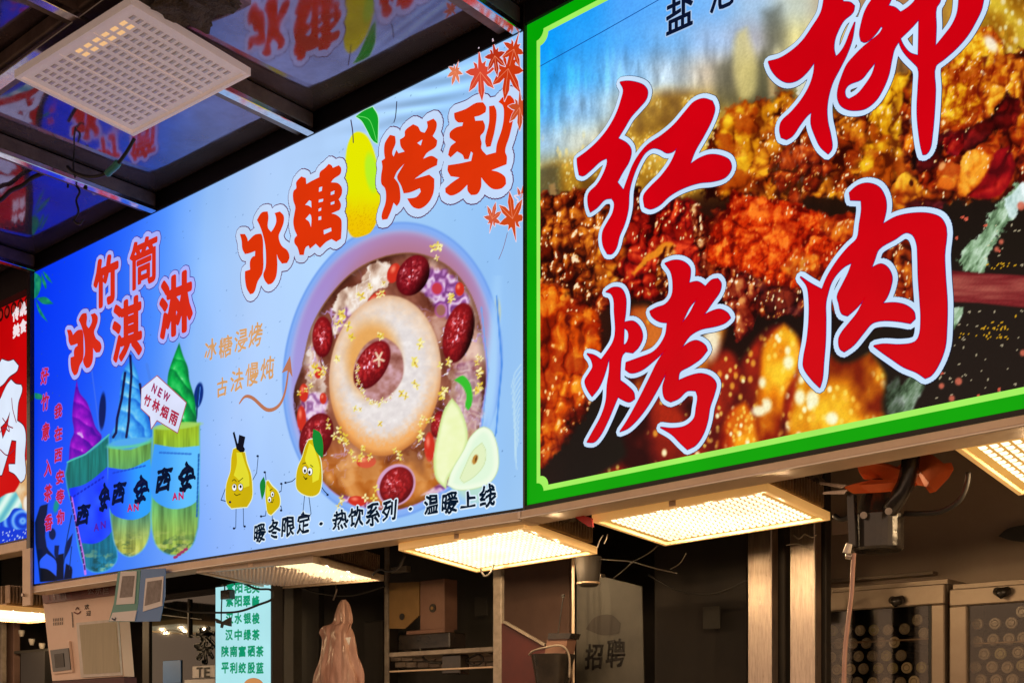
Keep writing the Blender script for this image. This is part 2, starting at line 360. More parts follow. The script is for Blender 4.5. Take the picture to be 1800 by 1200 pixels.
def char(ch, parent, cx, cy, wp, hp, layers, y0=-.001, step=.0007, base=0., rot=0, skew=0, name='printed_character', wave=0):
    v, f, ed = glyph(ch); x, z = XZ(cx, cy, base); W = XZ(cx+wp/2, cy, base)[0]-XZ(cx-wp/2, cy, base)[0]; H = XZ(cx, cy-hp/2, base)[1]-XZ(cx, cy+hp/2, base)[1]
    c, s = math.cos(math.radians(rot)), math.sin(math.radians(rot)); P = []
    for a, b in v:
        a2 = a*W+skew*b*H; b2 = b*H
        if wave: a2 += wave*W*math.sin(b*9+a*4); b2 += wave*H*math.sin(a*8+b*3)
        P.append((x+a2*c-b2*s, z+a2*s+b2*c))
    return _layers(name, parent, (P, f), [(P[i], P[j]) for i, j in ed], layers, base+y0, step)
def stroke(name, parent, pts, wpx, col, y0=-.003, base=0., sm=True, taper=False):
    P = cr(pts, 5) if sm and len(pts) > 2 else pts
    x, z = XZ(*P[0], base); m = abs(XZ(P[0][0], P[0][1]-10, base)[1]-z)/10
    Q = [XZ(a, b, base) for a, b in P]; v = []; f = []; n = len(Q)
    for i in range(n-1):
        t = (i+.5)/n; r = wpx*m/2*((.35+.65*math.sin(math.pi*min(1, t*1.0))**.6) if taper else 1)
        rv, rf = ring_geo([(Q[i], Q[i+1])], r); b = len(v); v += rv; f += [tuple(k+b for k in q) for q in rf]
    return flat(name, v, f, E(col) if isinstance(col, str) else col, parent, base+y0)

# ================================================================== SETTING
g = mesh_obj('ground', [(-60, -60, 0), (60, -60, 0), (60, 60, 0), (-60, 60, 0)], [(0, 1, 2, 3)], M['ground']); g['kind'] = 'structure'
ceil = thing('ceiling', (0, -1, 3.62), None, None, kind='structure')
XS = [-4.78, -3.825, -2.87, -1.915, -.96, -.03, .93, 1.89, 2.85]
YS = [-2.9, -1.86, -.855, -.0]
def ceiling_panel(x0, x1, y0, y1):
    n, m = 14, 12; v = []; f = []
    for j in range(m+1):
        for i in range(n+1):
            u, t = i/n, j/m; e = (1-(2*u-1)**4)**1.2*(1-(2*t-1)**4)**1.2
            v.append((x0+.003+(x1-x0-.006)*u, y0+.003+(y1-y0-.006)*t, 3.624-.020*e))
    for j in range(m):
        for i in range(n): a = j*(n+1)+i; f.append((a, a+n+1, a+n+2, a+1))
    return mesh_obj('ceiling_panel', v, f, M['ceil'], ceil, True)
for a, b in zip(XS[:-1], XS[1:]):
    for c, d in zip(YS[:-1], YS[1:]): ceiling_panel(a, b, c, d)
bx('ceiling_board', M['black'], ceil, -5, 2.9, -2.95, 0.1, 3.63, 3.66, 0)
for i, x in enumerate(XS):
    bx('cross_beam', M['brownbeam'], ceil, x-.075, x+.012, -2.9, -.004, 3.566, 3.618, .004)
    bx('metal_strip', M['strip'], ceil, x-.018, x+.016, -2.9, -.006, 3.545, 3.564, .002)
for y in YS[1:-1]:
    bx('long_beam', M['brownbeam'], ceil, -4.9, 2.85, y-.03, y+.06, 3.572, 3.616, .004)
    bx('metal_strip', M['strip'], ceil, -4.9, 2.85, y-.022, y+.022, 3.552, 3.5655, .002)
# unseen floor tiles and pale counters, added to throw the lamps' light back up
M['tilefloor'] = principled('bounce_floor_tile', (.50, .45, .38), .35, col2=(.42, .37, .31), nscale=3); M['counter'] = principled('bounce_counter_top', (.80, .74, .64), .4, col2=(.72, .66, .57), nscale=5)
fl = mesh_obj('bounce_floor', [(-5.2, -.45, .004), (3.4, -.45, .004), (3.4, 1.75, .004), (-5.2, 1.75, .004)], [(0, 1, 2, 3)], M['tilefloor']); fl['kind'] = 'structure'
for x0, x1 in ((-5.1, -2.95), (-2.9, -.02), (.02, 3.3)):
    ct = thing('bounce_counter', ((x0+x1)/2, .1, 0), None, None, kind='structure'); bx('bounce_top', M['counter'], ct, x0, x1, -.40, .58, 1.08, 1.12, .004); bx('bounce_body', M['steel'], ct, x0+.03, x1-.03, -.34, .52, .006, 1.079, .002)
# stall interiors: back walls, partitions
def wall(name, mat, l, r, t, b, Y, D=.03):
    o = pxbox(name, M[mat], None, l, r, t, b, Y, D, 0); o['kind'] = 'structure'; return o
def wall_m(name, mat, x0, x1, y0, y1, z0, z1):
    o = bx(name, M[mat], None, x0, x1, y0, y1, z0, z1, 0); o['kind'] = 'structure'; return o
XB = uY(1400, 1000, 1.75)[0]
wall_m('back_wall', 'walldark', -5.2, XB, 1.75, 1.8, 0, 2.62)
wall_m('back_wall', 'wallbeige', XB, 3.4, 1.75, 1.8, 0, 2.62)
wall_m('stall_roof', 'walldark', -5.2, 3.4, .12, 1.8, 2.62, 2.66)
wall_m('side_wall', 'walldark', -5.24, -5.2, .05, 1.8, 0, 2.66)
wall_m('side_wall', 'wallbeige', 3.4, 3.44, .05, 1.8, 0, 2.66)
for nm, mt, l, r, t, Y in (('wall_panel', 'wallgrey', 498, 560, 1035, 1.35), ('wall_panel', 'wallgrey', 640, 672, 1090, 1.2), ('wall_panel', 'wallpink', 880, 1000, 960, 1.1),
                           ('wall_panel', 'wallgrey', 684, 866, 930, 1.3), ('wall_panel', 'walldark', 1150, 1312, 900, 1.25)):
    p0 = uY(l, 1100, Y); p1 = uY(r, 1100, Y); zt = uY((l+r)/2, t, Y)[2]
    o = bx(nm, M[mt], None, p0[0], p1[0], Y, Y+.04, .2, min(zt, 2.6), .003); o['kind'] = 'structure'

# ================================================================== SIGN 1: ice cream and baked pear lightbox
s1 = thing('lightbox_sign', (-1.43, 0, 2.14), 'long pale blue lightbox sign with orange characters, stewed pear bowl and ice cream cups', 'sign')
bx('casing', M['black'], s1, -2.875, -.002, .004, .11, 2.146, 3.552, .002)
bx('bottom_trim', M['black'], s1, -2.873, -.004, -.006, .0035, 2.139, 2.1475, .001)
bx('top_trim', M['black'], s1, -2.873, -.004, -.006, .0035, 3.5455, 3.556, .001)
bx('side_trim', M['blackgloss'], s1, -2.905, -2.8735, -.02, .10, 2.12, 3.556, .002)
bx('back_board', M['black'], s1, -2.9, -.002, .012, .1, 3.556, 3.628, 0)

ORG = 'DE3408'
def bgrad(x, y):
    rows = [(0, '0428D8'), (60, '0634F0'), (130, '0E44FC'), (200, '2664FF'), (270, '4C8CFE'), (340, '8CBAFA'), (430, 'B0CEFC'), (560, 'B0D2FC'), (720, '9CCAFA'), (860, '94C4F8'), (940, '9CC8F4')]
    xs = [r[0] for r in rows]; cs = np.array([hexc(r[1]) for r in rows])
    xx = x+(y-600)*.10+18*(fbm(x/160, y/160, 3, 3)-.5)*2
    c = np.stack([np.interp(xx, xs, cs[:, k]) for k in range(3)], 1)
    low = sst(640, 1000, y)*sst(640, 250, x); c = lerp(c, hexc('3C7CFF')[None], low*.42)
    top = sst(.0, 1., (250-y+ (x-500)*-.45)/170)*sst(300, 500, x); c = lerp(c, hexc('62A4FA')[None], top*.6)
    mid = np.exp(-(((x-560)/200)**2+((y-420)/150)**2)); c = lerp(c, hexc('B4D8FC')[None], mid*.5)
    # faint unevenness in tall streaks, and wavy ripples of tone near the top edge
    c = c*(1+.035*(fbm(x/70, y/240, 9, 3)-.5)*2)[:, None]
    wv = np.exp(-(((x-760)/110)**2))*sst(60, 0, np.abs(y-(165-(x-760)*.45)))
    return c*(1+.16*wv*np.sin(y/5+x/30+2*vn(x/50, y/20, 2)))[:, None]
def date_fn(cold='5A0810', colm='A81C20', colh='E86A70', sc_=7, seed=0, dark=0):
    def fn(x, y, u, v):
        wr = np.abs(fbm(x/sc_+.6*fbm(x/9, y/9, 4), y/(sc_*1.5), seed, 4)-.5)*2; sh = 1-(u*u+v*v)**1.4
        t = .10+.62*sh*(.25+wr*1.5)-.25*v*.4+.12*(-u)
        c = pal3(t, cold, colm, 'C83034')
        gl = sst(.60, .85, vn(x/3.2, y/5, seed+8))*sst(.85, .3, np.hypot(u+.25, v+.15)); gl2 = sst(.05, .0, np.abs(fbm(x/10, y/14, seed+3, 3)-.52))*sst(.8, .2, np.hypot(u+.15, v))
        c = lerp(c, hexc('F03838')[None], sst(.55, .75, wr)*sst(.95, .5, np.hypot(u, v))*.35); c = lerp(c, hexc(colh)[None], np.clip(gl+.9*gl2, 0, 1)*.85); c = lerp(c, hexc('FFD8F0')[None], np.clip(gl*gl2*2, 0, 1))
        return c*(1-dark*sst(.2, 1, u)[:, None])
    return fn
def flowers(p, cx, cy, n, spread, r0, seed, cols=('F0E070', 'E8C840', 'FFF4B0')):
    rg = random.Random(seed)
    for _ in range(n):
        x = cx+rg.gauss(0, spread*1.2); y = cy+rg.gauss(0, spread*1.4); a = rg.random()*6; r = r0*rg.uniform(.5, .9)
        for k in range(4):
            t = a+k*math.pi/2; p.ell(x+math.cos(t)*r*.55, y+math.sin(t)*r*.8, r*.55, r*.3, math.degrees(t), rg.choice(cols), .6)
        p.ell(x, y, r*.22, r*.25, 0, 'B07818', .5)
def paint_sign1(p):
    x, y = p.X, p.Y; p.C[:] = bgrad(x, y)
    # maple leaves along the top right edge are geometry; soft pale palm strokes on the right edge
    for k in range(13): p.line([(916-k*.4, 640+k*11), (905, 655+k*12), (899+k*.8, 680+k*12)], 2.2, 'C8E8F4', .55)
    p.ell(874, 548, 6, 24, 0, 'E0D070', 2, .8)
    w1, i1 = worley(x/26, y/26, 88); p.C[:] = lerp(p.C, hexc('3C5C8C')[None], (w1 < .035)*(i1 > .6)*.5)
    # ---- bowl
    p.ell(690, 651, 192, 262, 8, '6C9CEC', 2.2)
    def rimf(x, y, u, v):
        a = sst(.90, 1.0, np.hypot(u, v)); c = np.tile(hexc('A8CEF8'), (len(x), 1)); 
        up = sst(.15, -.75, v); c = lerp(c, hexc('B088BC')[None], up*(1-a)); c = lerp(c, hexc('78A4F4')[None], sst(.3, .9, a)*.7)
        lf = sst(-.3, -.85, u)*(1-a); return lerp(c, hexc('A488D4')[None], lf*.75)
    p.ell(690, 651, 189, 259, 8, rimf, 2.5)
    p.ell(699, 648, 150, 226, 8, 'B47890', 16)          # pink inner wall seen above the soup
    p.ell(866, 650, 9, 150, 3, 'A8D4FC', 7, .9)
    p.line([(873, 520), (882, 640), (872, 760), (846, 830)], 3, '4E90E8', .9); p.line([(846, 540), (858, 650), (846, 760)], 3, '6FA6F0', .8)
    soup = [(520, 735), (516, 690), (532, 640), (548, 575), (580, 520), (625, 475), (680, 450), (735, 446), (790, 470), (828, 520), (848, 590), (856, 660), (846, 730), (838, 790), (800, 840), (745, 880), (690, 897), (630, 888), (580, 860), (545, 810)]
    def soupf(x, y, d):
        q = fbm(x/60, y/60, 2, 4); h = fbm((x+40*q)/38, (y+60*q)/55, 5, 4); c = pal3((h-.5)*1.9+.42, '5E2A1C', 'A0604C', 'E8C4B4')
        low = sst(740, 840, y); c2 = pal3((h-.5)*1.9+.48, '6E2C10', 'B4601C', 'EAA45C'); c = c*(1-low[:, None])+c2*low[:, None]
        ln = sst(.12, .0, np.abs(((h*6) % 1)-.5)); m = sst(.36, .56, vn(x/46, y/46, 21))*(1-.6*low)
        c = lerp(c, hexc('C8A0E0')[None], ln*m*.85); c = lerp(c, hexc('FFFFFF')[None], ln*m*sst(.6, .8, vn(x/9, y/9, 5)))
        return c*(.75+.25*sst(0, -16, d))[:, None]
    p.poly(soup, soupf, 1.6)
    sc_ = smooth_closed(soup, 5); n5 = len(sc_); p.line(sc_[10:n5//2], 3, '8A5A30', .6); p.line(sc_[n5//2:], 2.2, 'A890E8', .7)
    # tremella, translucent cream lobes
    def fung(x, y, d):
        h = fbm(x/14, y/26, 8, 4); c = pal3((h-.5)*1.8+.55, '98705C', 'E0C4B0', 'FFF8F0'); l = sst(.05, 0, np.abs(fbm(x/20, y/20, 3, 3)-.5)); return lerp(c, hexc('FFF8F4')[None], l*.7)
    p.poly([(585, 560), (600, 510), (632, 500), (645, 470), (665, 458), (690, 470), (680, 500), (650, 520), (640, 550), (610, 590), (585, 590)], fung, 2, wob=8)
    p.poly([(536, 700), (545, 600), (556, 640), (575, 640), (570, 690), (555, 700)], fung, 2, wob=8, a=.75)
    p.poly([(528, 738), (550, 690), (575, 700), (578, 720), (545, 740)], fung, 2, wob=6, a=.8)
    vio = lambda x, y, d: pal3(.5+.5*np.sin(fbm(x/26, y/34, 33, 3)*30), '7A3C8C', 'B878C8', 'F4DCFF')
    p.poly([(755, 470), (790, 478), (822, 520), (826, 548), (790, 560), (768, 540), (742, 512), (745, 490)], vio, 4, wob=6, a=.85)
    p.poly([(530, 700), (560, 690), (578, 700), (570, 730), (540, 742), (526, 730)], vio, 4, wob=5, a=.7); p.poly([(800, 640), (830, 636), (848, 690), (840, 760), (812, 740)], vio, 6, wob=8, a=.45); p.poly([(600, 868), (640, 880), (690, 893), (640, 890), (600, 880)], vio, 3, a=.8); p.poly([(740, 870), (780, 846), (800, 838), (780, 862)], vio, 3, a=.8); p.poly([(590, 560), (608, 540), (625, 560), (600, 600)], vio, 4, wob=5, a=.7)
    p.poly([(790, 650), (830, 640), (850, 700), (836, 770), (800, 760)], fung, 3, wob=10, a=.45)
    for cx_, cy_, rx, ry in ((768, 507, 12, 13), (775, 545, 11, 13)): p.ell(cx_, cy_, rx, ry, 0, 'B050A8', 1.5, .7); p.ell(cx_, cy_, rx-3, ry-3, 0, 'C83848' if cy_ < 520 else 'A06858', 1.5)
    for cx_, cy_, rx, ry, ro in ((692, 480, 11, 18, 20), (808, 508, 8, 12, 0), (662, 524, 18, 9, -35), (644, 811, 17, 11, -5), (600, 600, 8, 12, 0), (560, 655, 7, 10, 10), (530, 735, 8, 22, 0), (534, 690, 8, 16, 0), (628, 880, 16, 9, 5), (568, 700, 6, 10, 0), (755, 785, 9, 26, 0)):
        p.ell(cx_, cy_, rx, ry, ro, lambda x, y, u, v: lerp(np.tile(hexc('D03020'), (len(x), 1)), hexc('FF9070')[None], sst(.6, 0, np.hypot(u+.3, v+.35))*.9), 1)
    # translucent pear cubes low in the soup
    for q in ([(620, 800), (660, 790), (668, 835), (640, 850)], [(590, 815), (612, 800), (625, 845), (600, 860)], [(700, 800), (745, 790), (760, 840), (722, 850)]):
        p.poly(q, 'ECBC84', 4, True, .28, wob=9)
    # dates around the ring
    p.ell(726, 484, 27, 38, 28, date_fn(seed=1, colm='8A1420', dark=.7), 1.2)
    p.ell(567, 592, 18, 36, 2, date_fn(seed=2), 1.2)
    p.ell(806, 585, 26, 54, 14, date_fn(seed=3, dark=.75), 1.2)
    p.ell(556, 768, 28, 44, 20, date_fn(seed=4, colm='8A1820'), 1.2)
    p.ell(770, 745, 12, 24, 12, date_fn(seed=5), 1.2)
    p.ell(696, 852, 33, 38, 30, 'D8A8D8', 1.5, .9); p.ell(697, 853, 28, 35, 32, date_fn(seed=6), 1.2)
    # the pear ring
    p.ell(676, 664, 101, 143, 5, '9A5A3C', 5, .6)
    def ring(x, y, u, v):
        r = np.hypot(u, v); g_ = fbm(x/5, y/5, 2, 3)-.5; e = sst(.62, 1., r+.16*g_)
        c = pal3(.5+1.2*(fbm(x/9, y/9, 6, 4)-.5), 'DCD4D4', 'E8E0DE', 'F6F0EE'); lowr = sst(-.2, .9, v*.9+.1*u)
        c = lerp(c, hexc('F2AC62')[None], np.clip(e*(.35+.95*lowr), 0, 1)); c = lerp(c, hexc('C87838')[None], sst(.90, 1.0, r)*(.25+.6*lowr))
        ins = sst(.66, .36, np.hypot((x-655)/98, (y-632)/140)*1.05); c = lerp(c, hexc('E8A048')[None], ins*.85)
        return c*(1+.05*g_)[:, None]
    p.ell(677, 660, 98, 141, 5, ring, 1.4)
    hole = [(646, 602), (672, 592), (700, 610), (709, 635), (707, 665), (690, 690), (660, 708), (640, 695), (622, 668), (626, 632)]
    p.poly(hole, lambda x, y, d: pal3(fbm(x/14, y/14, 3, 3)*1.1, '7A3C30', 'B07870', 'E0B8C8'), 2)
    p.ell(654, 641, 26, 47, 30, date_fn(seed=9), 1.3)
    for a in range(5):
        t = a*1.2566+.3; p.line([(666, 630), (666+math.cos(t)*9, 630+math.sin(t)*13)], 3.4, 'F4D8B8', .95)
    rg = random.Random(3)
    for k in range(34):
        t = .9+k/34*2.6; xx = 664+math.cos(t)*36; yy = 655+math.sin(t)*52; flowers(p, xx, yy, 1, 1.5, 4, k, ('F8F0A0', 'E8D860', 'FFFFE8', 'E0B0C0'))
    for cx_, cy_, n, s_, r in ((762, 436, 6, 7, 8), (635, 508, 3, 5, 7), (660, 514, 4, 7, 6), (670, 590, 3, 2, 7), (598, 565, 5, 6, 8), (563, 645, 4, 5, 8), (538, 682, 4, 7, 7), (615, 590, 2, 2, 7), (590, 632, 2, 3, 7), (740, 600, 3, 3, 8), (732, 640, 3, 3, 8), (708, 690, 2, 3, 7), (629, 718, 2, 3, 7), (729, 676, 2, 2, 7),
                               (844, 634, 3, 4, 7), (842, 655, 3, 3, 8), (840, 680, 3, 3, 8), (777, 690, 4, 5, 8), (783, 645, 3, 4, 8), (795, 525, 4, 4, 7), (752, 735, 4, 5, 7), (740, 760, 3, 4, 7), (600, 770, 5, 6, 7), (620, 790, 6, 10, 6), (640, 800, 5, 8, 6), (670, 745, 1, 1, 7), (655, 880, 3, 6, 7), (598, 885, 3, 5, 6), (700, 798, 3, 5, 7), (576, 745, 2, 4, 6)):
        flowers(p, cx_, cy_, n, s_, r, int(cx_))
    p.poly(tr([(1280, 365), (1325, 342), (1358, 375), (1372, 430), (1368, 490), (1352, 518), (1338, 500), (1342, 440), (1318, 392)], 350, 540, .35), '38C030', 1)
    # ---- title pear
    tp = tr([(735, 185), (765, 172), (810, 190), (850, 260), (880, 380), (895, 520), (885, 660), (840, 760), (790, 785), (735, 790), (700, 740), (685, 640), (695, 540), (690, 430), (695, 290), (712, 225)], 400, 180, .3)
    def tpf(x, y, d):
        c = lerp(np.tile(hexc('E6E800'), (len(x), 1)), hexc('F0C400')[None], sst(330, 400, y+8*(vn(x/12, y/12, 2)-.5)))
        sp = (worley(x/5, y/5, 4)[0] < .2)*sst(350, 380, y); return lerp(c, hexc('C89000')[None], sp*.5)
    p.poly(tp, tpf, 1.1); p.ell(653, 303, 11, 34, -7, 'B8F028', 3)
    # ---- halved pears
    hp = tr([(1232, 510), (1270, 455), (1312, 510), (1350, 640), (1335, 720), (1290, 800), (1250, 860), (1240, 912), (1190, 860), (1178, 760), (1195, 650), (1215, 560)], 350, 540, .35)
    p.poly(hp, lambda x, y, d: lerp(pal3(.5+.5*fbm(x/20, y/20, 3, 3), 'DCEC9C', 'E8F4AC', 'F6FCD0'), hexc('B8D878')[None], sst(-7, 0, d)*.6), 1.2)
    p.poly([(798, 860), (830, 850), (866, 858), (856, 880), (830, 884)], 'D0F0B0', 9, a=.55)
    hf = tr([(1245, 892), (1262, 830), (1330, 710), (1360, 650), (1425, 598), (1465, 615), (1492, 670), (1505, 740), (1500, 820), (1462, 880), (1380, 912), (1290, 916)], 350, 540, .35)
    def hff(x, y, d): return lerp(lerp(np.tile(hexc('E2F8DC'), (len(x), 1)), hexc('F0FCE4')[None], sst(-14, -5, d)), hexc('BCD88C')[None], sst(-2.5, 0, d)*.8)
    p.poly(hf, hff, 1.1); inn = tr([(1310, 860), (1340, 790), (1375, 720), (1420, 680), (1440, 720), (1430, 790), (1380, 850), (1330, 880)], 350, 540, .35)
    p.poly(inn, 'E4F0BC', 2.5, a=.8); p.line(smooth_closed(inn, 3), 1.2, 'C4D898', .8); p.ell(835, 807, 4.5, 9, 18, 'C08838', .8); p.ell(837, 806, 1.6, 6, 18, '6A3A14', .6)
    # ---- bottom left ink motif (bamboo, stones, lanterns)
    for q, c in (([(70, 890), (84, 885), (82, 960), (100, 985), (98, 1020), (70, 1022)], '0A1840'), ([(72, 1000), (88, 998), (100, 1020), (72, 1022)], '081020'), ([(98, 975), (112, 972), (112, 1018), (96, 1020)], '0A1430'), ([(116, 990), (126, 996), (126, 1016), (112, 1018)], '0A1430'), ([(128, 937), (124, 960), (112, 985), (116, 955)], '0A1C50'), ([(96, 958), (104, 958), (102, 980), (97, 978)], '0A1C50')):
        p.poly(q, c, 1.2)
    p.ell(92, 938, 6, 10, 0, '0A1C50', 1); p.line([(126, 905), (118, 945), (112, 990)], 1.6, '0A2C60'); p.line([(126, 960), (122, 1000)], 1.4, '0A2C60')
    p.ell(99, 888, 4.5, 12, 12, '10A070', 2, .8); p.poly([(70, 985), (82, 972), (98, 985), (99, 1012), (84, 1000), (70, 997)], '2C60FF', 1)
    for bl in ([(60, 478), (72, 488), (66, 520), (60, 525)], [(62, 526), (72, 545), (84, 566), (70, 552)], [(64, 524), (80, 522), (94, 534), (76, 534)], [(75, 476), (84, 484), (92, 498), (82, 490)], [(73, 480), (82, 505), (80, 508), (74, 494)], [(61, 690), (74, 694), (74, 702), (62, 700)]):
        p.poly(bl, lambda x, y, d: lerp(np.tile(hexc('0A7060'), (len(x), 1)), hexc('30B070')[None], vn(x/4, y/6, 3)*.7), .9)
    # ---- cups
    def swirl(a, b, c, sd, ky=9.):
        def fn(x, y, d):
            xm = x.mean(); P_ = 17.+.05*(y-y.min()); fr = ((y+.55*(x-xm)+.012*(x-xm)**2+9*(fbm(x/30, y/30, sd, 2)-.5)*2)/P_) % 1
            t = .80-.62*fr-.55*sst(.16, .0, fr)+.30*(fbm(x/9, y/12, sd, 4)-.5)*2-.25*sst(0, .9, (x-xm)/(x.max()-xm+1)); t = t*(.45+.55*sst(0, -8, d))
            cc = pal3(t, a, b, c); return lerp(cc, hexc('E8FFFF')[None], sst(.74, .95, t+.3*(vn(x/4, y/7, sd+4)-.5))*.6)
        return fn
    def glass(top, mid, bot, y0, y1, sd):
        def fn(x, y, d):
            t = sst(y0, y1, y); c = pal3(t, top, mid, bot); st = fbm(x/5, y/60, sd, 3); c = c*(.66+.62*st)[:, None]
            m = sst(y1-50, y1-10, y)*sst(.48, .66, fbm(x/14, y/8, sd+2, 4)); c = lerp(c, hexc('14403C')[None], m*.6)
            h = sst(y1-60, y1-8, y)*sst(.52, .72, fbm(x/12, y/8, sd+5, 3)); c = lerp(c, hexc('D8DC80')[None], h*.55)
            return lerp(c, hexc('50B0FF')[None], sst(-4, 0, d)*.7)
        return fn
    p.line([(176, 765), (160, 640)], 2.5, '4A74F0', .6); p.line([(258, 640), (264, 668)], 5, '4A80E8', .6)
    p.ell(180, 722, 6, 32, 3, '0A1C60', 1.2); p.ell(262, 735, 7, 30, 4, '08184C', 1.2); p.ell(349, 694, 8, 22, 8, '0A2C80', 1.2); p.line([(349, 680), (345, 735)], 3, '0A3068'); p.line([(352, 680), (349, 712)], 1.2, '5090F0')
    p.poly([(135, 668), (140, 690), (152, 705), (160, 725), (168, 750), (179, 768), (150, 800), (121, 812), (124, 775), (130, 760), (127, 735), (129, 705)], swirl('4808A0', '9410C8', 'D838E8', 3), 1.2)
    p.poly([(118, 812), (150, 797), (192, 763), (196, 860), (206, 960), (206, 985), (190, 1002), (168, 1006), (150, 998), (140, 975), (130, 910)], glass('1A7C78', '0C7088', '1C80A8', 812, 1004, 4), 1.3)
    p.line([(118, 812), (150, 798), (192, 763)], 2.2, '50C8B0', .9)
    p.poly([(121, 858), (150, 850), (192, 817), (195, 880), (197, 932), (170, 954), (138, 953), (130, 910)], lambda x, y, d: lerp(np.tile(hexc('1030FF'), (len(x), 1)), hexc('3468FF')[None], vn(x/16, y/20, 3)*.8), .9)
    p.poly([(231, 630), (238, 645), (243, 660), (251, 700), (262, 735), (268, 758), (266, 768), (232, 782), (196, 782), (193, 772), (203, 745), (210, 700), (215, 655)], swirl('1A68D8', '48B0F8', 'B8F0F0', 6, 11.), 1.2)
    for l in ([(229, 625), (231, 660), (228, 700), (226, 740), (222, 768)], [(220, 655), (214, 700), (206, 735), (204, 760), (199, 768)], [(246, 675), (252, 715)]): p.line(l, 4.4, '141040', .95)
    p.poly([(188, 783), (230, 788), (268, 767), (266, 850), (264, 940), (250, 968), (227, 979), (205, 965), (196, 930), (190, 850)], glass('6CA850', '2C9CA0', 'B4B850', 783, 978, 7), 1.3)
    p.ell(228, 779, 40, 8, -8, '60D0A0', 1.5, .9); p.ell(228, 776, 36, 6, -8, '50A8F0', 2)
    p.poly([(190, 821), (225, 824), (264, 806), (264, 898), (234, 913), (196, 901)], lambda x, y, d: lerp(np.tile(hexc('1C50FF'), (len(x), 1)), hexc('2CA0FF')[None], sst(195, 250, x)), .9)
    p.poly([(315, 602), (322, 625), (330, 645), (333, 668), (342, 700), (346, 745), (320, 752), (290, 745), (296, 700), (294, 680), (296, 655), (306, 625)], swirl('046838', '10B84C', '80F098', 8, 8.), 1.2)
    p.poly([(268, 752), (300, 748), (352, 742), (351, 850), (343, 950), (325, 972), (301, 976), (276, 962), (266, 930), (267, 850)], glass('98B828', '3C9C70', '98B048', 745, 975, 9), 1.3)
    p.ell(311, 748, 42, 6, -5, 'A8D860', 1.5, .9)
    p.poly([(271, 780), (310, 786), (351, 783), (350, 860), (344, 882), (302, 894), (268, 874)], lambda x, y, d: lerp(np.tile(hexc('3C9CFA'), (len(x), 1)), hexc('60C0FF')[None], sst(275, 330, x)), .9)
    p.line([(126, 875), (136, 930), (146, 975), (150, 1008)], 4, 'D878F0', .9)
    for k in range(12): p.line([(124+k*2.2, 872+k*11), (125+k*2.2, 879+k*11)], 2.6, '40206C')
    for k in range(14): p.line([(349.5-k*.25, 798+k*8), (349.2-k*.25, 803+k*8)], 3, '1C60B0')
    for k in range(4): p.line([(307+k*6, 979-k*4.5), (310+k*6, 978-k*4.5)], 5, 'A03060')
    for k in range(9): p.line([(281+k*6.4, 795+k*.3), (284+k*6.4, 795+k*.3)], 3.6, '2060C8', .7)
    for k in range(9): p.line([(199+k*6.6, 831-k*1.5), (202+k*6.6, 830-k*1.5)], 3, '1038C8', .7)
    for k in range(9): p.line([(130+k*6.2, 872-k*4), (132+k*6.2, 870-k*4)], 3, '0818B0', .7)
print_sheet('sign_face', s1, -2.872, -.004, 2.148, 3.546, 640, 520, paint_sign1, vcol_emit('printed_skin_blue'))

# big traced characters of the title
O1 = (400, 180, .3); O2 = (640, 60, .3)
BING = [[(75, 772), (105, 772), (120, 800), (122, 815), (165, 775), (200, 770), (208, 790), (212, 880), (208, 1000), (180, 1050), (155, 1118), (135, 1125), (115, 1090), (105, 1030), (105, 990), (135, 980), (135, 930), (150, 905), (163, 900), (165, 872), (130, 885), (105, 890), (90, 860), (85, 810)],
        [(175, 690), (205, 645), (238, 640), (243, 670), (240, 735), (258, 760), (275, 735), (288, 700), (283, 660), (278, 650), (310, 640), (332, 665), (332, 705), (318, 745), (303, 785), (320, 840), (355, 870), (366, 910), (352, 942), (322, 946), (300, 915), (292, 890), (295, 960), (285, 1030), (262, 1062), (240, 1068), (222, 1045), (212, 1010), (225, 970), (228, 900), (222, 830), (205, 760), (190, 720)]]
TANG = [[(405, 470), (435, 435), (462, 445), (465, 480), (490, 465), (540, 440), (545, 410), (575, 385), (595, 362), (612, 370), (620, 385), (655, 370), (668, 385), (665, 420), (625, 450), (610, 470), (650, 475), (672, 500), (672, 540), (655, 570), (668, 600), (660, 630), (640, 640), (612, 652), (640, 660), (668, 685), (672, 720), (668, 800), (640, 818), (612, 802), (580, 820), (545, 855), (520, 830), (485, 860), (478, 840), (462, 850), (450, 895), (425, 895), (412, 850), (395, 825), (395, 800), (410, 780), (395, 745), (388, 700), (395, 650), (400, 615), (388, 575), (390, 520), (405, 505)],
        [(540, 500), (558, 495), (555, 520), (538, 526)], [(538, 572), (564, 566), (562, 582), (537, 588)], [(537, 625), (552, 618), (551, 635), (536, 640)], [(536, 672), (552, 668), (552, 688), (536, 692)], [(608, 528), (630, 518), (628, 538), (608, 545)], [(608, 588), (630, 580), (628, 596), (608, 602)], [(566, 750), (610, 735), (612, 755), (568, 775)],
        [(458, 602), (482, 575), (493, 580), (495, 618), (478, 606)], [(460, 684), (485, 655), (492, 665), (492, 732), (480, 700)]]
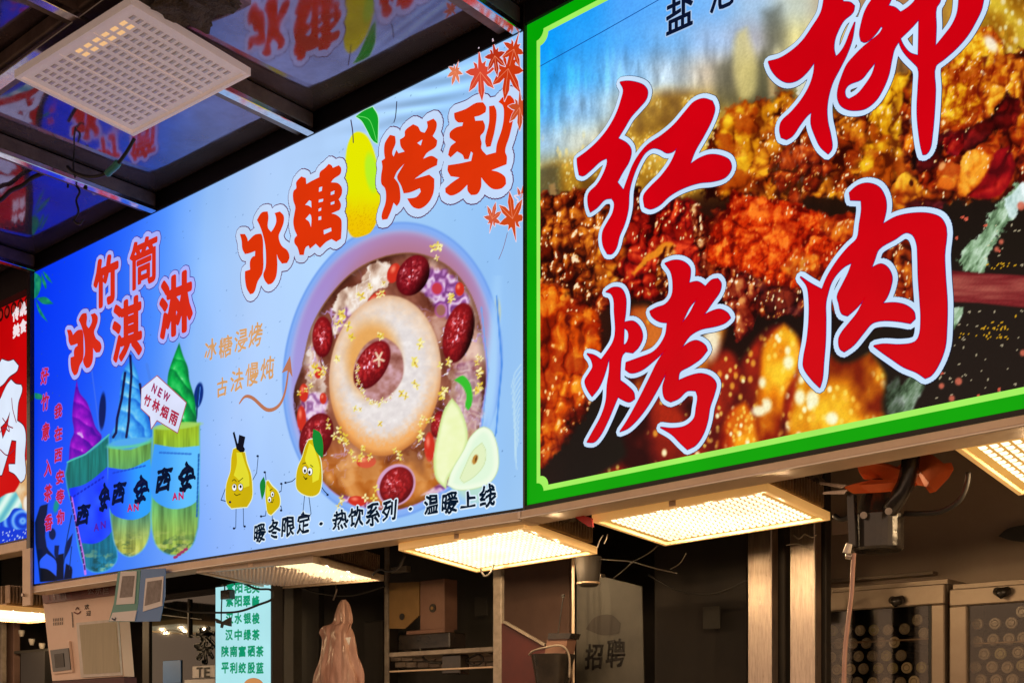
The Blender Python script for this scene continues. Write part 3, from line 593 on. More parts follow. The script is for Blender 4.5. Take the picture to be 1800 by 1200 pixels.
KAO = [[(125, 640), (155, 592), (185, 600), (188, 640), (168, 700), (176, 720), (192, 680), (205, 700), (240, 690), (218, 660), (212, 620), (240, 600), (242, 570), (290, 530), (320, 545), (335, 572), (358, 580), (375, 545), (370, 515), (410, 497), (428, 520), (425, 560), (405, 600), (432, 625), (425, 660), (370, 700), (350, 732), (400, 715), (435, 735), (430, 770), (370, 800), (300, 850), (385, 825), (415, 850), (410, 930), (380, 990), (330, 1025), (290, 1015), (255, 965), (310, 955), (335, 925), (330, 905), (270, 930), (235, 935), (220, 890), (196, 840), (215, 800), (238, 762), (195, 810), (180, 845), (205, 880), (215, 930), (212, 985), (195, 1010), (176, 990), (160, 1040), (140, 1085), (110, 1090), (105, 1070), (130, 980), (125, 905), (105, 880), (103, 830), (110, 780), (105, 745), (125, 730), (120, 690)], [(315, 640), (345, 620), (335, 655)]]
LI = [[(530, 465), (600, 440), (660, 405), (700, 402), (718, 430), (715, 460), (680, 480), (650, 487), (655, 510), (700, 508), (712, 540), (705, 575), (685, 600), (692, 640), (690, 672), (720, 710), (775, 695), (780, 650), (810, 560), (822, 480), (815, 420), (790, 400), (825, 365), (860, 362), (882, 390), (880, 480), (855, 600), (830, 690), (840, 720), (838, 765), (800, 780), (750, 800), (790, 810), (830, 840), (835, 880), (810, 905), (760, 910), (715, 875), (690, 842), (688, 900), (665, 940), (630, 945), (610, 920), (608, 885), (560, 930), (510, 948), (480, 930), (478, 905), (520, 870), (562, 842), (510, 835), (492, 800), (495, 770), (560, 760), (630, 745), (640, 700), (630, 690), (615, 735), (590, 735), (580, 710), (548, 690), (510, 725), (495, 710), (510, 660), (540, 635), (505, 610), (505, 580), (540, 550), (578, 540), (583, 520), (555, 520), (535, 500)],
      [(735, 425), (765, 420), (778, 450), (770, 560), (745, 660), (720, 665), (712, 630), (735, 520)]]
FAT = [(.0290, '5A1C50'), (.0256, 'C4DAFA'), (.0000, ORG)]
for polys, o in ((BING, O1), (TANG, O1), (KAO, O2), (LI, O2)):
    decal('printed_character', s1, [tr(P, *o) for P in polys], FAT)
# smaller orange characters
def mapped(polys, box):                       # a traced character again, at another place of the sign
    A = np.array([q for P in polys for q in P], float); lo, hi = A.min(0), A.max(0)
    return [[(box[0]+(x-lo[0])/(hi[0]-lo[0])*box[2], box[1]+(y-lo[1])/(hi[1]-lo[1])*box[3]) for x, y in P] for P in polys]
SM = [(.0300, '4A1C90'), (.0268, 'A8B0FC'), (.0100, 'D42C18')]
SB = [(.0240, '4A1C90'), (.0208, 'A8B0FC'), (.002, 'D42C18')]
decal('printed_character', s1, mapped(BING, (119, 551, 60, 108)), SB)
for ch, cx_, cy_, ww, hh in (('竹', 187, 494, 40, 80), ('淇', 224, 579, 48, 98), ('淋', 310, 536, 54, 100)):
    char(ch, s1, cx_, cy_, ww, hh, SM)
for ch, cx_, cy_, ww, hh in (('冰', 371, 614, 22, 34), ('糖', 397, 609, 23, 36), ('浸', 424, 598, 22, 38), ('烤', 450, 589, 23, 40), ('古', 391, 681, 18, 32), ('法', 417, 668, 22, 38), ('慢', 444, 657, 22, 40), ('炖', 471, 648, 23, 40)):
    char(ch, s1, cx_, cy_, ww, hh, [(.0028, 'B8D8FA'), (.0016, 'D8A068')], wave=.035, skew=.1)
for ch, cx_, cy_, ww, hh in (('暖', 457, 936, 20, 31), ('冬', 483, 930, 20, 32), ('限', 507, 925, 22, 33), ('定', 534, 919, 22, 36), ('·', 565, 920, 5, 4), ('热', 599, 913, 26, 32), ('饮', 627, 908, 26, 34), ('系', 656, 903, 24, 38), ('列', 685, 897, 24, 36), ('·', 722, 894, 5, 4), ('温', 759, 886, 24, 34), ('暖', 791, 883, 28, 36), ('上', 824, 878, 26, 26), ('线', 858, 871, 27, 38)):
    char(ch, s1, cx_, cy_, ww, hh, [(.0068, 'DCEEFC'), (.0022, '06182C')], wave=.04, skew=.06)
for t, pts in (('好竹意入茶香', ((79, 660), (80, 706), (81, 758), (85, 822), (85, 866), (86, 918))), ('我在西安等你', ((103, 722), (103, 762), (103, 800), (106, 838), (106, 872), (107, 908)))):
    for ch, (a, b) in zip(t, pts): char(ch, s1, a, b, 13, 28 if t[0] == '好' else 23, [(.0055, '8C68F0'), (.0022, 'C02040')], wave=.04, skew=.08)
for ch, a, b, ww, hh, c in (('西', 146, 906, 22, 36, '0A1440'), ('安', 184, 876, 15, 44, '0A1440'), ('西', 209, 868, 22, 38, '0A1440'), ('安', 249, 862, 22, 44, '0A1440'), ('西', 288, 845, 26, 42, '0A1430'), ('安', 329, 840, 24, 46, '0A1430')):
    char(ch, s1, a, b, ww, hh, [(.0055, c)], wave=.10, skew=.15, y0=-.0014)
for ch, a, b, c in (('A', 229, 892, 'C02060'), ('N', 240, 891, 'C02060'), ('A', 308, 872, 'C02060'), ('N', 319, 871, 'C02060'), ('A', 170, 926, '5020B0'), ('N', 182, 922, '5020B0')):
    char(ch, s1, a, b, 8, 12, [(.002, c)], y0=-.0018)
char('筒', s1, 253, 461, 46, 80, [(.0300, '4A1C90'), (.0268, 'A8B0FC'), (.0062, 'D42C18')])
# speech bubble
bub = decal('speech_bubble', s1, [[(250, 683), (277, 661), (328, 708), (313, 760), (277, 738), (267, 753), (265, 732), (249, 717)]], [(.004, 'A85860'), (0, 'DCE2FC')], y0=-.0022, sm=False)
for ch, a, b, ww, hh in (('N', 273, 683, 7, 14), ('E', 283, 690, 6, 14), ('W', 294, 697, 11, 14), ('竹', 261, 704, 12, 18), ('林', 276, 713, 13, 20), ('烟', 291, 724, 13, 20), ('雨', 307, 735, 14, 22)):
    char(ch, s1, a, b, ww, hh, [(.002, 'B02848' if ord(ch) > 200 else 'A02860')], y0=-.0045, rot=-34 if ord(ch) < 200 else -26)
# arrow
stroke('printed_arrow', s1, [(422, 709), (432, 697), (446, 700), (470, 720), (490, 714), (502, 690), (509, 645)], 6.5, 'BC7858', taper=True)
decal('arrow_head', s1, [[(497, 655), (511, 626), (515, 662), (508, 650)]], [(.001, 'BC7858')], y0=-.003, sm=False)
# cartoon pears
def cartoon(body, shade, eyes, brows, mouth, limbs, leaf=None, hat=None):
    b_ = decal('printed_pear', s1, [body], [(.0035, 'E8F4D0'), (0, 'D0B404')], y0=-.0012)
    decal('highlight', s1, [shade], [(0, 'E8E030')], y0=-.0030)
    for e in eyes:
        cx_, cy_, rx, ry, px_, py_ = e
        decal('printed_eye', s1, [[(cx_+rx*math.cos(t*.7854), cy_+ry*math.sin(t*.7854)) for t in range(8)]], [(.0018, '20301C'), (0, 'FCFCFC')], y0=-.0036)
        decal('pupil', s1, [[(px_+rx*.5*math.cos(t*.7854), py_+ry*.5*math.sin(t*.7854)) for t in range(8)]], [(0, '101010')], y0=-.0052)
    for k in brows+mouth: stroke('face_line', s1, k, 1.5, '30300C', y0=-.0054)
    for k in limbs:
        stroke('limb_line', s1, k, 1.7, '0C3054', y0=-.0010, sm=False); a = k[-1]
        decal('hand_mark', s1, [[(a[0]+2.4*math.cos(t*1.0472), a[1]+2.2*math.sin(t*1.0472)) for t in range(6)]], [(0, '0C2040')], y0=-.0034, sm=False)
    if leaf: decal('printed_leaf', s1, [leaf], [(.001, '0C8430')], y0=-.0040)
k4 = lambda L: tr(L, 380, 740, .18333)
cartoon(k4([(165, 270), (195, 255), (240, 290), (280, 300), (300, 400), (335, 500), (350, 620), (345, 740), (300, 820), (235, 825), (150, 835), (105, 780), (95, 680), (105, 590), (140, 480), (150, 350)]),
        k4([(200, 300), (250, 300), (285, 410), (320, 520), (325, 620), (270, 640), (220, 560), (175, 520), (205, 400)]),
        [(413.5, 856.5, 3.6, 6, 413.8, 855), (424.5, 856, 3.8, 6, 425, 855)], [k4([(165, 575), (185, 560), (205, 580)]), k4([(225, 578), (250, 560), (268, 545)])], [k4([(185, 695), (205, 712), (225, 705), (243, 700)])],
        [k4([(95, 635), (48, 755), (140, 775)]), k4([(345, 575), (390, 495), (405, 335)]), k4([(193, 835), (190, 1020), (178, 1027)]), k4([(262, 830), (265, 1000), (280, 1008)])])
decal('printed_hat', s1, [k4([(230, 135), (285, 155), (268, 245), (282, 270), (275, 292), (240, 295), (205, 265), (200, 235), (170, 115), (182, 105), (212, 220), (220, 215)])], [(.0015, '060A1C')], y0=-.004, sm=False)
cartoon(k4([(485, 575), (505, 570), (540, 620), (590, 670), (615, 740), (610, 810), (570, 860), (530, 900), (500, 880), (485, 800), (475, 700), (480, 620)]),
        k4([(490, 600), (520, 650), (520, 720), (500, 800), (488, 700)]),
        [(475.5, 877.5, 3, 5, 475.5, 878.5), (480.6, 868.5, 2.6, 4.6, 481.2, 869)], [k4([(525, 665), (550, 650)])], [k4([(535, 770), (550, 780), (562, 750)])],
        [k4([(600, 680), (625, 670), (632, 600)]), k4([(480, 860), (475, 905), (438, 912)]), k4([(538, 900), (540, 930), (550, 948)]), k4([(610, 810), (625, 815), (630, 855)]), k4([(480, 560), (473, 490)])],
        leaf=k4([(465, 535), (480, 600), (472, 680), (448, 750), (432, 660), (432, 590)]))
cartoon(k4([(890, 180), (935, 172), (960, 260), (1000, 360), (1015, 480), (1010, 620), (985, 690), (930, 718), (840, 700), (780, 650), (770, 560), (785, 450), (830, 340), (860, 240)]),
        k4([(900, 210), (935, 240), (970, 330), (1000, 450), (990, 560), (930, 590), (920, 480), (860, 380), (880, 280)]),
        [(537.5, 826, 3.8, 6.6, 538, 827.5), (546.6, 828.5, 4, 6.6, 546, 830)], [k4([(840, 410), (870, 400)]), k4([(915, 420), (940, 440)])], [k4([(850, 530), (870, 560), (885, 545)]), k4([(858, 545), (872, 552), (880, 545)])],
        [k4([(770, 540), (730, 575), (672, 590)]), k4([(1005, 620), (1040, 670), (1075, 705)]), k4([(850, 710), (832, 895)]), k4([(890, 712), (912, 885), (898, 905)])],
        leaf=k4([(940, 80), (1000, 110), (1030, 200), (1030, 350), (1000, 330), (960, 280), (935, 180)]))
# title pear leaf and stems
lf = decal('printed_leaf', s1, [tr([(758, 86), (800, 55), (855, 30), (885, 80), (888, 160), (885, 245), (860, 230), (820, 160), (790, 110)], *O1)], [(.003, 'B8F0C8'), (0, '12A024')], y0=-.004)
stroke('leaf_vein', s1, tr([(770, 85), (840, 110), (880, 230)], *O1), 1.4, '60D860', y0=-.0058)
stroke('pear_stem', s1, tr([(728, 108), (738, 170), (742, 238)], *O1), 2.6, '40203C', y0=-.004)
stroke('pear_stem', s1, [(699, 180), (697, 205), (694, 216)], 2.4, '302848', y0=-.004)
# maple leaves
def maple(cx_, cy_, r, rot, col, y=-.004, sx=.8):
    P = []
    for k, (a, l) in enumerate(((-140, .55), (-95, .85), (-45, 1.0), (0, 1.15), (45, 1.0), (95, .85), (140, .55))):
        for da, rr in ((-23, .38), (-13, l*.66), (0, l), (13, l*.66)):
            t = math.radians(a+da+rot-90); P.append((cx_+r*rr*math.cos(t)*sx, cy_+r*rr*math.sin(t)*1.15))
    P = [(min(a, 921.5), b) for a, b in P]; t = math.radians(180+rot-90); P += [(cx_+r*.16*math.cos(t-.6), cy_+r*.16*math.sin(t-.6)), (min(921, cx_+r*1.1*math.cos(t)*sx), cy_+r*1.1*math.sin(t))]
    o = decal('printed_leaf', s1, [P], [(.002, 'E8D8E8'), (0, col)], y0=y, sm=False)
    for a in (-45, 0, 45): t = math.radians(a+rot-90); stroke('leaf_vein', s1, [(cx_, cy_), (min(921, cx_+r*.9*math.cos(t)*sx), cy_+r*.9*math.sin(t)*1.15)], 1, 'F08860', y0=y-.0016, sm=False)
for q in ((846, 128, 34, 175, 'D84830'), (895, 122, 38, 190, 'CC3810'), (803, 127, 17, 200, 'E07850'), (915, 190, 27, 180, 'C85028'), (905, 88, 26, 200, 'C83C14'), (872, 100, 24, 170, 'B83014'), (868, 386, 20, 15, 'D05838'), (904, 386, 32, -10, 'CC4818'), (918, 350, 16, 20, 'C04020')):
    maple(q[0], q[1], q[2]*1.15, *q[3:5], y=-.003-.0008*(q[0] % 5))
stroke('leaf_stem', s1, [(893, 410), (886, 436), (878, 456)], 1.2, '804050')

# ================================================================== SIGN 2: red willow skewers lightbox
s2 = thing('lightbox_sign', (.9, 0, 2.15), 'green framed lightbox sign with large red characters over a photograph of grilled meat skewers', 'sign')
SH = .028; zb = lambda x: 2.152+SH*x
GX1 = 1.95; GH = 1.404
def sheared(name, mat, x0, x1, y0, y1, z0, z1, par):
    m = MB(); v = [(x, y, z+SH*x) for x in (x0, x1) for y in (y0, y1) for z in (z0, z1)]
    m.add(v, [(0,1,3,2), (4,6,7,5), (0,4,5,1), (2,3,7,6), (0,2,6,4), (1,5,7,3)]); return m.build(name, mat, par, .0015)
sheared('casing', M['black'], .004, GX1+.01, .004, .12, 2.146, 3.56, s2)
sheared('bottom_trim', M['black'], .002, GX1+.01, -.012, .0035, 2.136, 2.1515, s2)
sheared('side_trim', M['blackgloss'], -.0035, .0035, -.014, .12, 2.136, 3.62, s2)
sheared('top_trim', M['black'], .004, GX1+.01, -.012, .0035, 3.5565, 3.62, s2)
CG = [  # low frequency colours of the printed photograph, columns 950..1775 step 75, rows 10..850 step 60
 '0096FA 1E9CFA 50A8FF 5FB0FF 7AB8F8 A8C8E8 C8D0C0 C0A078 A87850 B07848 B89020 A88018 8A5C10',
 '0A9CFF 2EA4FF 55AEFF 78B8F4 A0C0E8 B0B0B8 E0D490 D8B870 A08050 B88040 B07818 9A6010 704008',
 '1EA0FF 48B0FF 88C0F0 B8CCDC C8B8A0 A89860 C8B870 807040 805428 906030 804814 6A3A0C 502C08',
 '4CACF8 90C4F0 CCD8D0 DCC890 B89848 5A4C28 504828 4A4020 4A3418 684018 603010 50280C 401C08',
 '98BCD8 CCD0C0 DCB468 DCAC38 B88828 6A4010 704008 602C08 54240A 501C0A 401008 38100A 301008',
 'A09050 B08828 A07020 986018 804810 5A2808 401808 3A1408 38140A 30100A 28100A 240E0A 200C08',
 '584018 602C10 58200E 401408 281008 200C08 20100A 201008 1C1008 1C120E 1A120E 1A120E 1A120C',
 '3A1408 40140C 30100A 200C0A 180C0A 180C0A 1A0E0A 180E0A 180E0C 1A130F 1A130F 1A140F 1A140F',
 '481008 3A100A 28100A 1C0C0A 180C0A 160C0A 180E0A 180E0C 18100E 1C1411 1C1411 1C1411 1C1411',
 '481408 40140A 20100A 180C0A 160A08 160A08 180C0A 180E0C 1A120F 1C1512 1D1613 1D1613 1D1613',
 '401008 381008 1C0E0A 200C08 200A08 1A0A08 1A0E0A 1A100C 1A1410 1C1512 1D1613 1D1613 1D1613',
 '280C08 20100C 1A0E0C 3A0C08 3A0C08 300A08 2C1408 2A180A 1A1410 1C1512 1D1613 1D1613 1D1613',
 '1C1210 181210 181210 380C08 480E0A 400C08 382008 301C0C 20180F 1C1512 1D1613 1D1613 1D1613',
 '1C1210 181210 181410 281008 480E0A 500E08 5A2808 402008 241A10 1E1713 1D1613 1D1613 1D1613',
 '201412 181412 1A1512 201410 301008 481008 502008 402008 221A12 1E1713 1D1613 1D1613 1D1613']
CG = np.array([[hexc(c) for c in r.split()] for r in CG])
def coarse(x, y):
    u = np.clip((x-950)/75., 0, CG.shape[1]-1.001); v = np.clip((y-10)/60., 0, CG.shape[0]-1.001); i = u.astype(int); j = v.astype(int); fu = (u-i); fv = (v-j); fu = fu*fu*(3-2*fu); fv = fv*fv*(3-2*fv)
    a = CG[j, i]; b = CG[j, i+1]; c = CG[j+1, i]; d = CG[j+1, i+1]
    return (a*(1-fu)[:, None]+b*fu[:, None])*(1-fv)[:, None]+(c*(1-fu)[:, None]+d*fu[:, None])*fv[:, None]
def meat(dk, md, hi, s=16., gl=.5, glr=6., glc='FFE8B8', seed=0, rim=16, grain=0., lightx=-1, gcol='FF8040', sy=1.3):
    def fn(x, y, d):
        S = s*2.0; yn = (y-y.min())/max(1., y.max()-y.min())
        def H(x, y):
            q = fbm(x/(S*1.8), y/(S*1.8), seed, 3); xx = x+S*1.3*(q-.5); yy = y+S*1.5*(q-.5)
            c1, _ = worley(xx/(S*.9), yy/(S*.9*sy), seed+3); c2, _ = worley(xx/(S*.34), yy/(S*.34*sy), seed+13)
            return .62*(1-np.minimum(c1, 1)**1.8)+.07*(1-np.minimum(c2, 1)**1.8)+.40*fbm(xx/(S*.8), yy/(S*.8*sy), seed+1, 4), c1, xx, yy
        cr_ = sst(.045, .0, np.abs(fbm(x/(S*2.2), y/(S*2.6), seed+31, 4)-.5)); h, c1, xx, yy = H(x, y); h2 = H(x-4.5, y-6.)[0]; sl = h-h2
        t = .50+sl*1.35+(h-.6)*.8-.26*sst(-rim*.8, 0, d)+.46*(fbm(x/46, y/60, seed+7, 3)-.5)*2-.20*sst(.75, 1.1, c1)+.16*(.45-yn)-.30*cr_
        if grain:
            w1, i1 = worley(x/grain, y/(grain*1.15), seed+5); t = t+.26*(i1-.5)+.24*(.45-w1)
        c = pal3(t, dk, md, hi); rd = sst(.46, .66, fbm(x/40, y/32, seed+41, 4)); c = c*(1-rd[:, None]*np.array([.22, .55, .6])[None])
        # wet glaze: soft streaks on the slopes that face the light, and clusters of small sparkles
        w1, i1 = worley(x/glr, y/(glr*1.9), seed+9); zone = sst(.47, .66, fbm(x/22, y/28, seed+15, 3))
        g_ = sst(.36, .14, w1)*(i1 > 1-gl*.7*zone)*sst(.15, .5, t+.1)
        n3 = fbm(xx/7, yy/12, seed+61, 3); g2 = sst(.04, .20, sl)*sst(.56, .70, n3)*gl*1.5
        k = np.clip(g_*.95+g2, 0, 1); c = lerp(c, hexc('FFA838')[None], sst(0, .55, k)*.6); c = lerp(c, hexc(glc)[None], sst(.4, 1, k)*.95)
        if grain: c = lerp(c, hexc(gcol)[None], sst(.34, .1, w1)*(i1 < .22)*.5)
        return c
    return fn
def bokeh(dk, md, hi, seed, dens=.5, r=15.):
    def fn(x, y, d):
        t = .56+(fbm(x/45, y/65, seed, 3)-.5)*2.0-.22*sst(-14, 0, d); c = pal3(t, dk, md, hi)
        for k, rr in enumerate((r, r*.7)):
            w1, i1 = worley(x/rr, y/(rr*1.45), seed+k*7); m = sst(.46, .12, w1)*(i1 > 1-dens)*sst(.3, .75, t+.1)
            c = lerp(c, hexc('FFE060' if k else 'FFB838')[None], m*.75); c = lerp(c, hexc('FFFFD8')[None], m*(i1 > 1-dens*.22)*.85)
        return c
    return fn
def paint_sign2(p):
    X, Y = p.X, p.Y; p.C[:] = coarse(X, Y)
    # streaky blurred flames of the far row
    st = fbm(X/11, Y/46, 3, 4); z = sst(1000, 1060, X)*0+sst(60, 150, Y-(X-950)*-.12)*sst(420, 300, Y); c = p.C
    p.C[:] = np.clip(c*(1+(.55*(st-.5)*z)[:, None]), 0, 1)
    w1, i1 = worley(X/10., Y/24., 77); m = sst(.42, .15, w1)*(i1 > .62)*sst(215, 270, Y+(X-1000)*.18)*sst(345, 290, Y)*sst(1420, 1300, X)
    p.C[:] = lerp(p.C, hexc('F8E088')[None], m*.6)
    p.poly([(1030, 270), (1090, 215), (1150, 165), (1230, 165), (1265, 185), (1275, 260), (1240, 330), (1180, 360), (1090, 340), (1000, 350), (950, 330), (960, 295)], bokeh('6A4010', 'B88420', 'ECC850', 5, .55, 8.), 16, a=.85)
    p.poly([(945, 295), (985, 290), (985, 345), (945, 350)], '484838', 9, a=.7)
    p.poly([(965, 325), (975, 322), (978, 350), (968, 360)], 'B88850', 3, a=.7)
    p.poly([(1390, 125), (1450, 130), (1425, 165), (1412, 185), (1402, 170), (1398, 150)], 'E8ECD8', 2, a=.8, wob=6, wsc=4)
    for q in ([(1255, 120), (1290, 100), (1300, 180), (1262, 190)], [(1325, 110), (1345, 90), (1395, 150), (1370, 185), (1320, 190)], [(1340, 20), (1372, 10), (1375, 80), (1350, 90)]): p.poly(q, '4A4A3C', 14, a=.6)
    p.poly([(1296, 60), (1312, 50), (1330, 120), (1322, 170), (1300, 175), (1290, 120)], 'E0D084', 9, a=.7); p.poly([(1350, 130), (1362, 128), (1364, 170), (1352, 172)], 'D8B478', 6, a=.7)
    p.poly([(1720, -10), (1900, -40), (1900, 100), (1800, 120), (1750, 60)], bokeh('4A1C06', 'A86C10', 'E8C838', 15, .4, 14.), 8, a=.8)
    # continuous dark glazed mass behind the chunks of the two rows
    p.poly([(1240, 350), (1255, 230), (1300, 185), (1380, 180), (1480, 195), (1560, 170), (1640, 120), (1740, 90), (1960, 120), (1960, 330), (1790, 345), (1700, 352), (1600, 372), (1500, 345), (1420, 350), (1380, 372), (1300, 350)], meat('240604', '7A2408', 'D87414', 14, .5, 6, seed=201), 5, wob=14)
    p.poly([(935, 345), (1060, 335), (1180, 345), (1240, 380), (1300, 350), (1440, 380), (1560, 380), (1650, 400), (1650, 500), (1560, 570), (1440, 545), (1340, 560), (1250, 500), (1180, 530), (1090, 530), (1040, 560), (935, 520)], meat('200404', '6A1408', 'C85014', 12, .5, 6, seed=202), 5, wob=14)
    p.poly([(935, 500), (1010, 520), (1050, 545), (1062, 620), (1040, 710), (990, 780), (935, 850)], meat('200404', '7A1808', 'DC6014', 12, .5, 6, seed=203), 5, wob=10)
    # upper row, left part: golden
    p.poly([(1262, 345), (1258, 250), (1272, 200), (1300, 178), (1350, 183), (1370, 150), (1392, 165), (1400, 250), (1380, 330), (1330, 335)], meat('6A2404', 'D8860C', 'FCD028', 15, .35, 7, seed=2), 5, wob=8)
    p.poly([(1330, 355), (1330, 260), (1385, 175), (1450, 190), (1500, 200), (1530, 220), (1540, 300), (1520, 340), (1470, 350), (1430, 345), (1410, 330), (1380, 370)], meat('3A0C06', 'BC5C0C', 'F8B020', 11, .75, 5.5, seed=3), 5, wob=10)
    p.poly([(1350, 300), (1380, 260), (1440, 250), (1460, 300), (1440, 330), (1415, 340), (1405, 360), (1385, 350)], meat('300806', '8A200C', 'E05818', 9, .5, 5, seed=31, gcol='FFC070'), 3, wob=8, a=.8)
    p.poly([(1505, 330), (1530, 200), (1565, 135), (1600, 125), (1604, 260), (1575, 310), (1560, 350)], meat('6A2C06', 'DC920C', 'FFD428', 11, .55, 5.5, seed=4), 5, wob=8)
    p.poly([(1568, 240), (1570, 180), (1590, 160), (1604, 200), (1600, 320), (1620, 350), (1590, 362), (1575, 330)], meat('6A2806', 'D08A10', 'FCD030', 14, .4, 6, seed=41), 5, wob=5)
    p.poly([(1570, 370), (1565, 330), (1590, 305), (1625, 305), (1655, 330), (1640, 350), (1610, 355), (1600, 375), (1585, 380)], meat('6A1C08', 'D87814', 'FFC830', 14, .35, 6, seed=42), 1.2, wob=4)
    p.ell(1602, 322, 4, 6, 0, '401008', 1.5)
    # upper row, right part: the large glossy chunk
    p.poly([(1590, 285), (1600, 130), (1650, 100), (1700, 70), (1730, 45), (1752, 60), (1768, 100), (1790, 130), (1797, 170), (1805, 260), (1800, 300), (1780, 340), (1745, 352), (1700, 345), (1670, 330), (1640, 340), (1610, 320)], meat('3A0806', 'BC440C', 'F89A1C', 12, .5, 5.5, seed=5), 5, wob=6)
    p.poly([(1600, 235), (1604, 140), (1660, 100), (1735, 50), (1752, 62), (1765, 100), (1740, 130), (1725, 180), (1700, 215), (1650, 228)], meat('A03808', 'E0940C', 'FFD438', 9, .7, 5, seed=51, grain=5), 5, wob=6)
    p.poly([(1735, 130), (1752, 92), (1780, 110), (1792, 140), (1798, 200), (1790, 240), (1775, 170), (1755, 190), (1745, 205), (1725, 205)], meat('8A2808', 'DC7C12', 'FCC434', 10, .55, 5.5, seed=52), 5, wob=5)
    p.ell(1742, 78, 9, 16, -35, 'FFF8E0', 4, .9)
    p.poly([(1725, 100), (1738, 98), (1722, 150), (1722, 175), (1715, 160), (1730, 130)], '5A0A08', 3, a=.85)
    p.poly([(1600, 265), (1640, 240), (1700, 225), (1740, 205), (1770, 165), (1795, 170), (1790, 215), (1750, 235), (1715, 262), (1660, 265), (1640, 300), (1605, 300)], meat('160606', '4A0A0C', 'A01818', 16, .18, 6, seed=53), 3.5, wob=8)
    p.poly([(1660, 245), (1690, 230), (1695, 255), (1680, 275), (1660, 268)], meat('5A0810', 'B81820', 'F06040', 9, .5, 5, seed=54), 1.5, wob=4)
    p.poly([(1645, 330), (1648, 300), (1670, 285), (1700, 290), (1720, 255), (1745, 252), (1760, 265), (1750, 300), (1700, 345), (1665, 332)], meat('7A1C08', 'E07014', 'FFC03C', 16, .5, 6, seed=55), 1.6, wob=5)
    p.poly([(1688, 300), (1692, 275), (1718, 262), (1750, 268), (1735, 310), (1700, 345), (1690, 335)], meat('B03008', 'F08C1C', 'FFC444', 20, .4, 6, seed=56), 2, wob=3)
    p.poly([(1700, 345), (1735, 305), (1752, 265), (1775, 255), (1785, 290), (1770, 330), (1740, 350)], meat('50060C', '980C14', 'D83020', 22, .15, 6, seed=57), 2.5, wob=3)
    p.ell(1663, 322, 14, 11, 10, 'E06818', 3, .9); p.ell(1656, 292, 5, 8, 30, 'F8B870', 2, .8)
    p.poly([(1790, 300), (1805, 240), (1900, 220), (1900, 320), (1830, 330)], meat('40080A', 'B0340C', 'F08020', 14, .4, 6, seed=58), 2, wob=5)
    p.poly([(1585, 375), (1600, 355), (1640, 350), (1665, 355), (1650, 372), (1625, 380)], meat('30080C', '5A141C', '9A3038', 16, .1, 6, seed=59), 3, wob=5, a=.9)
    # middle row, left: dark red pieces full of glints
    p.poly([(944, 350), (1010, 335), (1060, 345), (1100, 360), (1090, 420), (1060, 470), (1060, 510), (1030, 530), (1000, 520), (985, 500), (944, 505)], meat('2A0806', '8A2C08', 'F08C20', 9, .85, 5., 'FFE8C0', seed=6), 6, wob=10)
    p.poly([(1044, 450), (1050, 420), (1090, 385), (1105, 400), (1100, 450), (1092, 490), (1062, 518), (1052, 500)], meat('6A2008', 'C86010', 'FAB428', 12, .4, 6, seed=61), 6, wob=6)
    p.poly([(1080, 480), (1100, 450), (1098, 400), (1105, 375), (1150, 365), (1190, 350), (1222, 352), (1234, 390), (1240, 430), (1235, 470), (1215, 500), (1180, 520), (1150, 530), (1110, 520)], meat('340408', 'A0100A', 'EC4820', 9, .5, 5.2, seed=7), 5, wob=8)
    p.poly([(1212, 360), (1226, 356), (1236, 400), (1246, 440), (1238, 480), (1226, 440)], meat('2A0408', '8A3010', 'F0C080', 6, .95, 4.2, seed=71), 2, wob=5)
    p.poly([(1112, 480), (1135, 450), (1175, 425), (1190, 432), (1165, 448), (1135, 465), (1116, 485)], 'F09420', 3, a=.9, wob=4)
    p.poly([(1152, 470), (1165, 440), (1185, 430), (1195, 470), (1185, 520), (1160, 515)], meat('400A06', 'B05010', 'F0B050', 7, .9, 4.6, seed=72), 3, wob=5)
    # middle row, centre: red chilli covered chunk
    p.poly([(1300, 480), (1370, 500), (1445, 500), (1435, 545), (1400, 552), (1352, 558), (1340, 530)], meat('20080C', '5A1A1C', 'B05838', 12, .4, 6, seed=81), 2, wob=6)
    p.poly([(1256, 480), (1300, 470), (1330, 500), (1335, 540), (1318, 585), (1296, 600), (1282, 560), (1270, 530)], meat('280408', '80180E', 'E89850', 8, .75, 6, 'FFF0D8', seed=82, sy=2), 1.6, wob=8)
    p.poly([(1238, 440), (1255, 400), (1275, 370), (1287, 335), (1340, 346), (1390, 355), (1432, 372), (1480, 385), (1507, 370), (1508, 420), (1490, 450), (1470, 475), (1440, 490), (1432, 500), (1390, 505), (1350, 500), (1320, 480), (1280, 470), (1250, 466)], meat('6A0804', 'D02C04', 'FF7C20', 12, .28, 6.5, 'FFE0B0', seed=8, grain=5.5, gcol='FF8840'), 3, wob=6)
    p.poly([(1440, 385), (1505, 372), (1506, 415), (1475, 425), (1448, 410)], meat('7A1408', 'E06010', 'FCB030', 11, .5, 6, seed=83), 2.5, wob=5, a=.9)
    p.poly([(1375, 470), (1400, 445), (1440, 450), (1440, 480), (1410, 490), (1385, 488)], meat('A02808', 'F07414', 'FFC040', 11, .5, 6, seed=84), 3.5, wob=5, a=.8)
    p.poly([(1505, 445), (1520, 400), (1560, 375), (1620, 375), (1640, 420), (1620, 520), (1560, 560), (1510, 600), (1500, 540)], meat('280606', '9A300C', 'F09020', 10, .6, 6, seed=85), 6, wob=8)
    # lower left
    p.poly([(940, 500), (975, 500), (1000, 520), (998, 560), (1020, 545), (1045, 540), (1058, 580), (1055, 640), (1035, 700), (1010, 720), (980, 760), (944, 820)], meat('5A0C06', 'D44804', 'FFAC28', 13, .6, 7.5, 'FFD898', seed=9, sy=2.2), 5, wob=10)
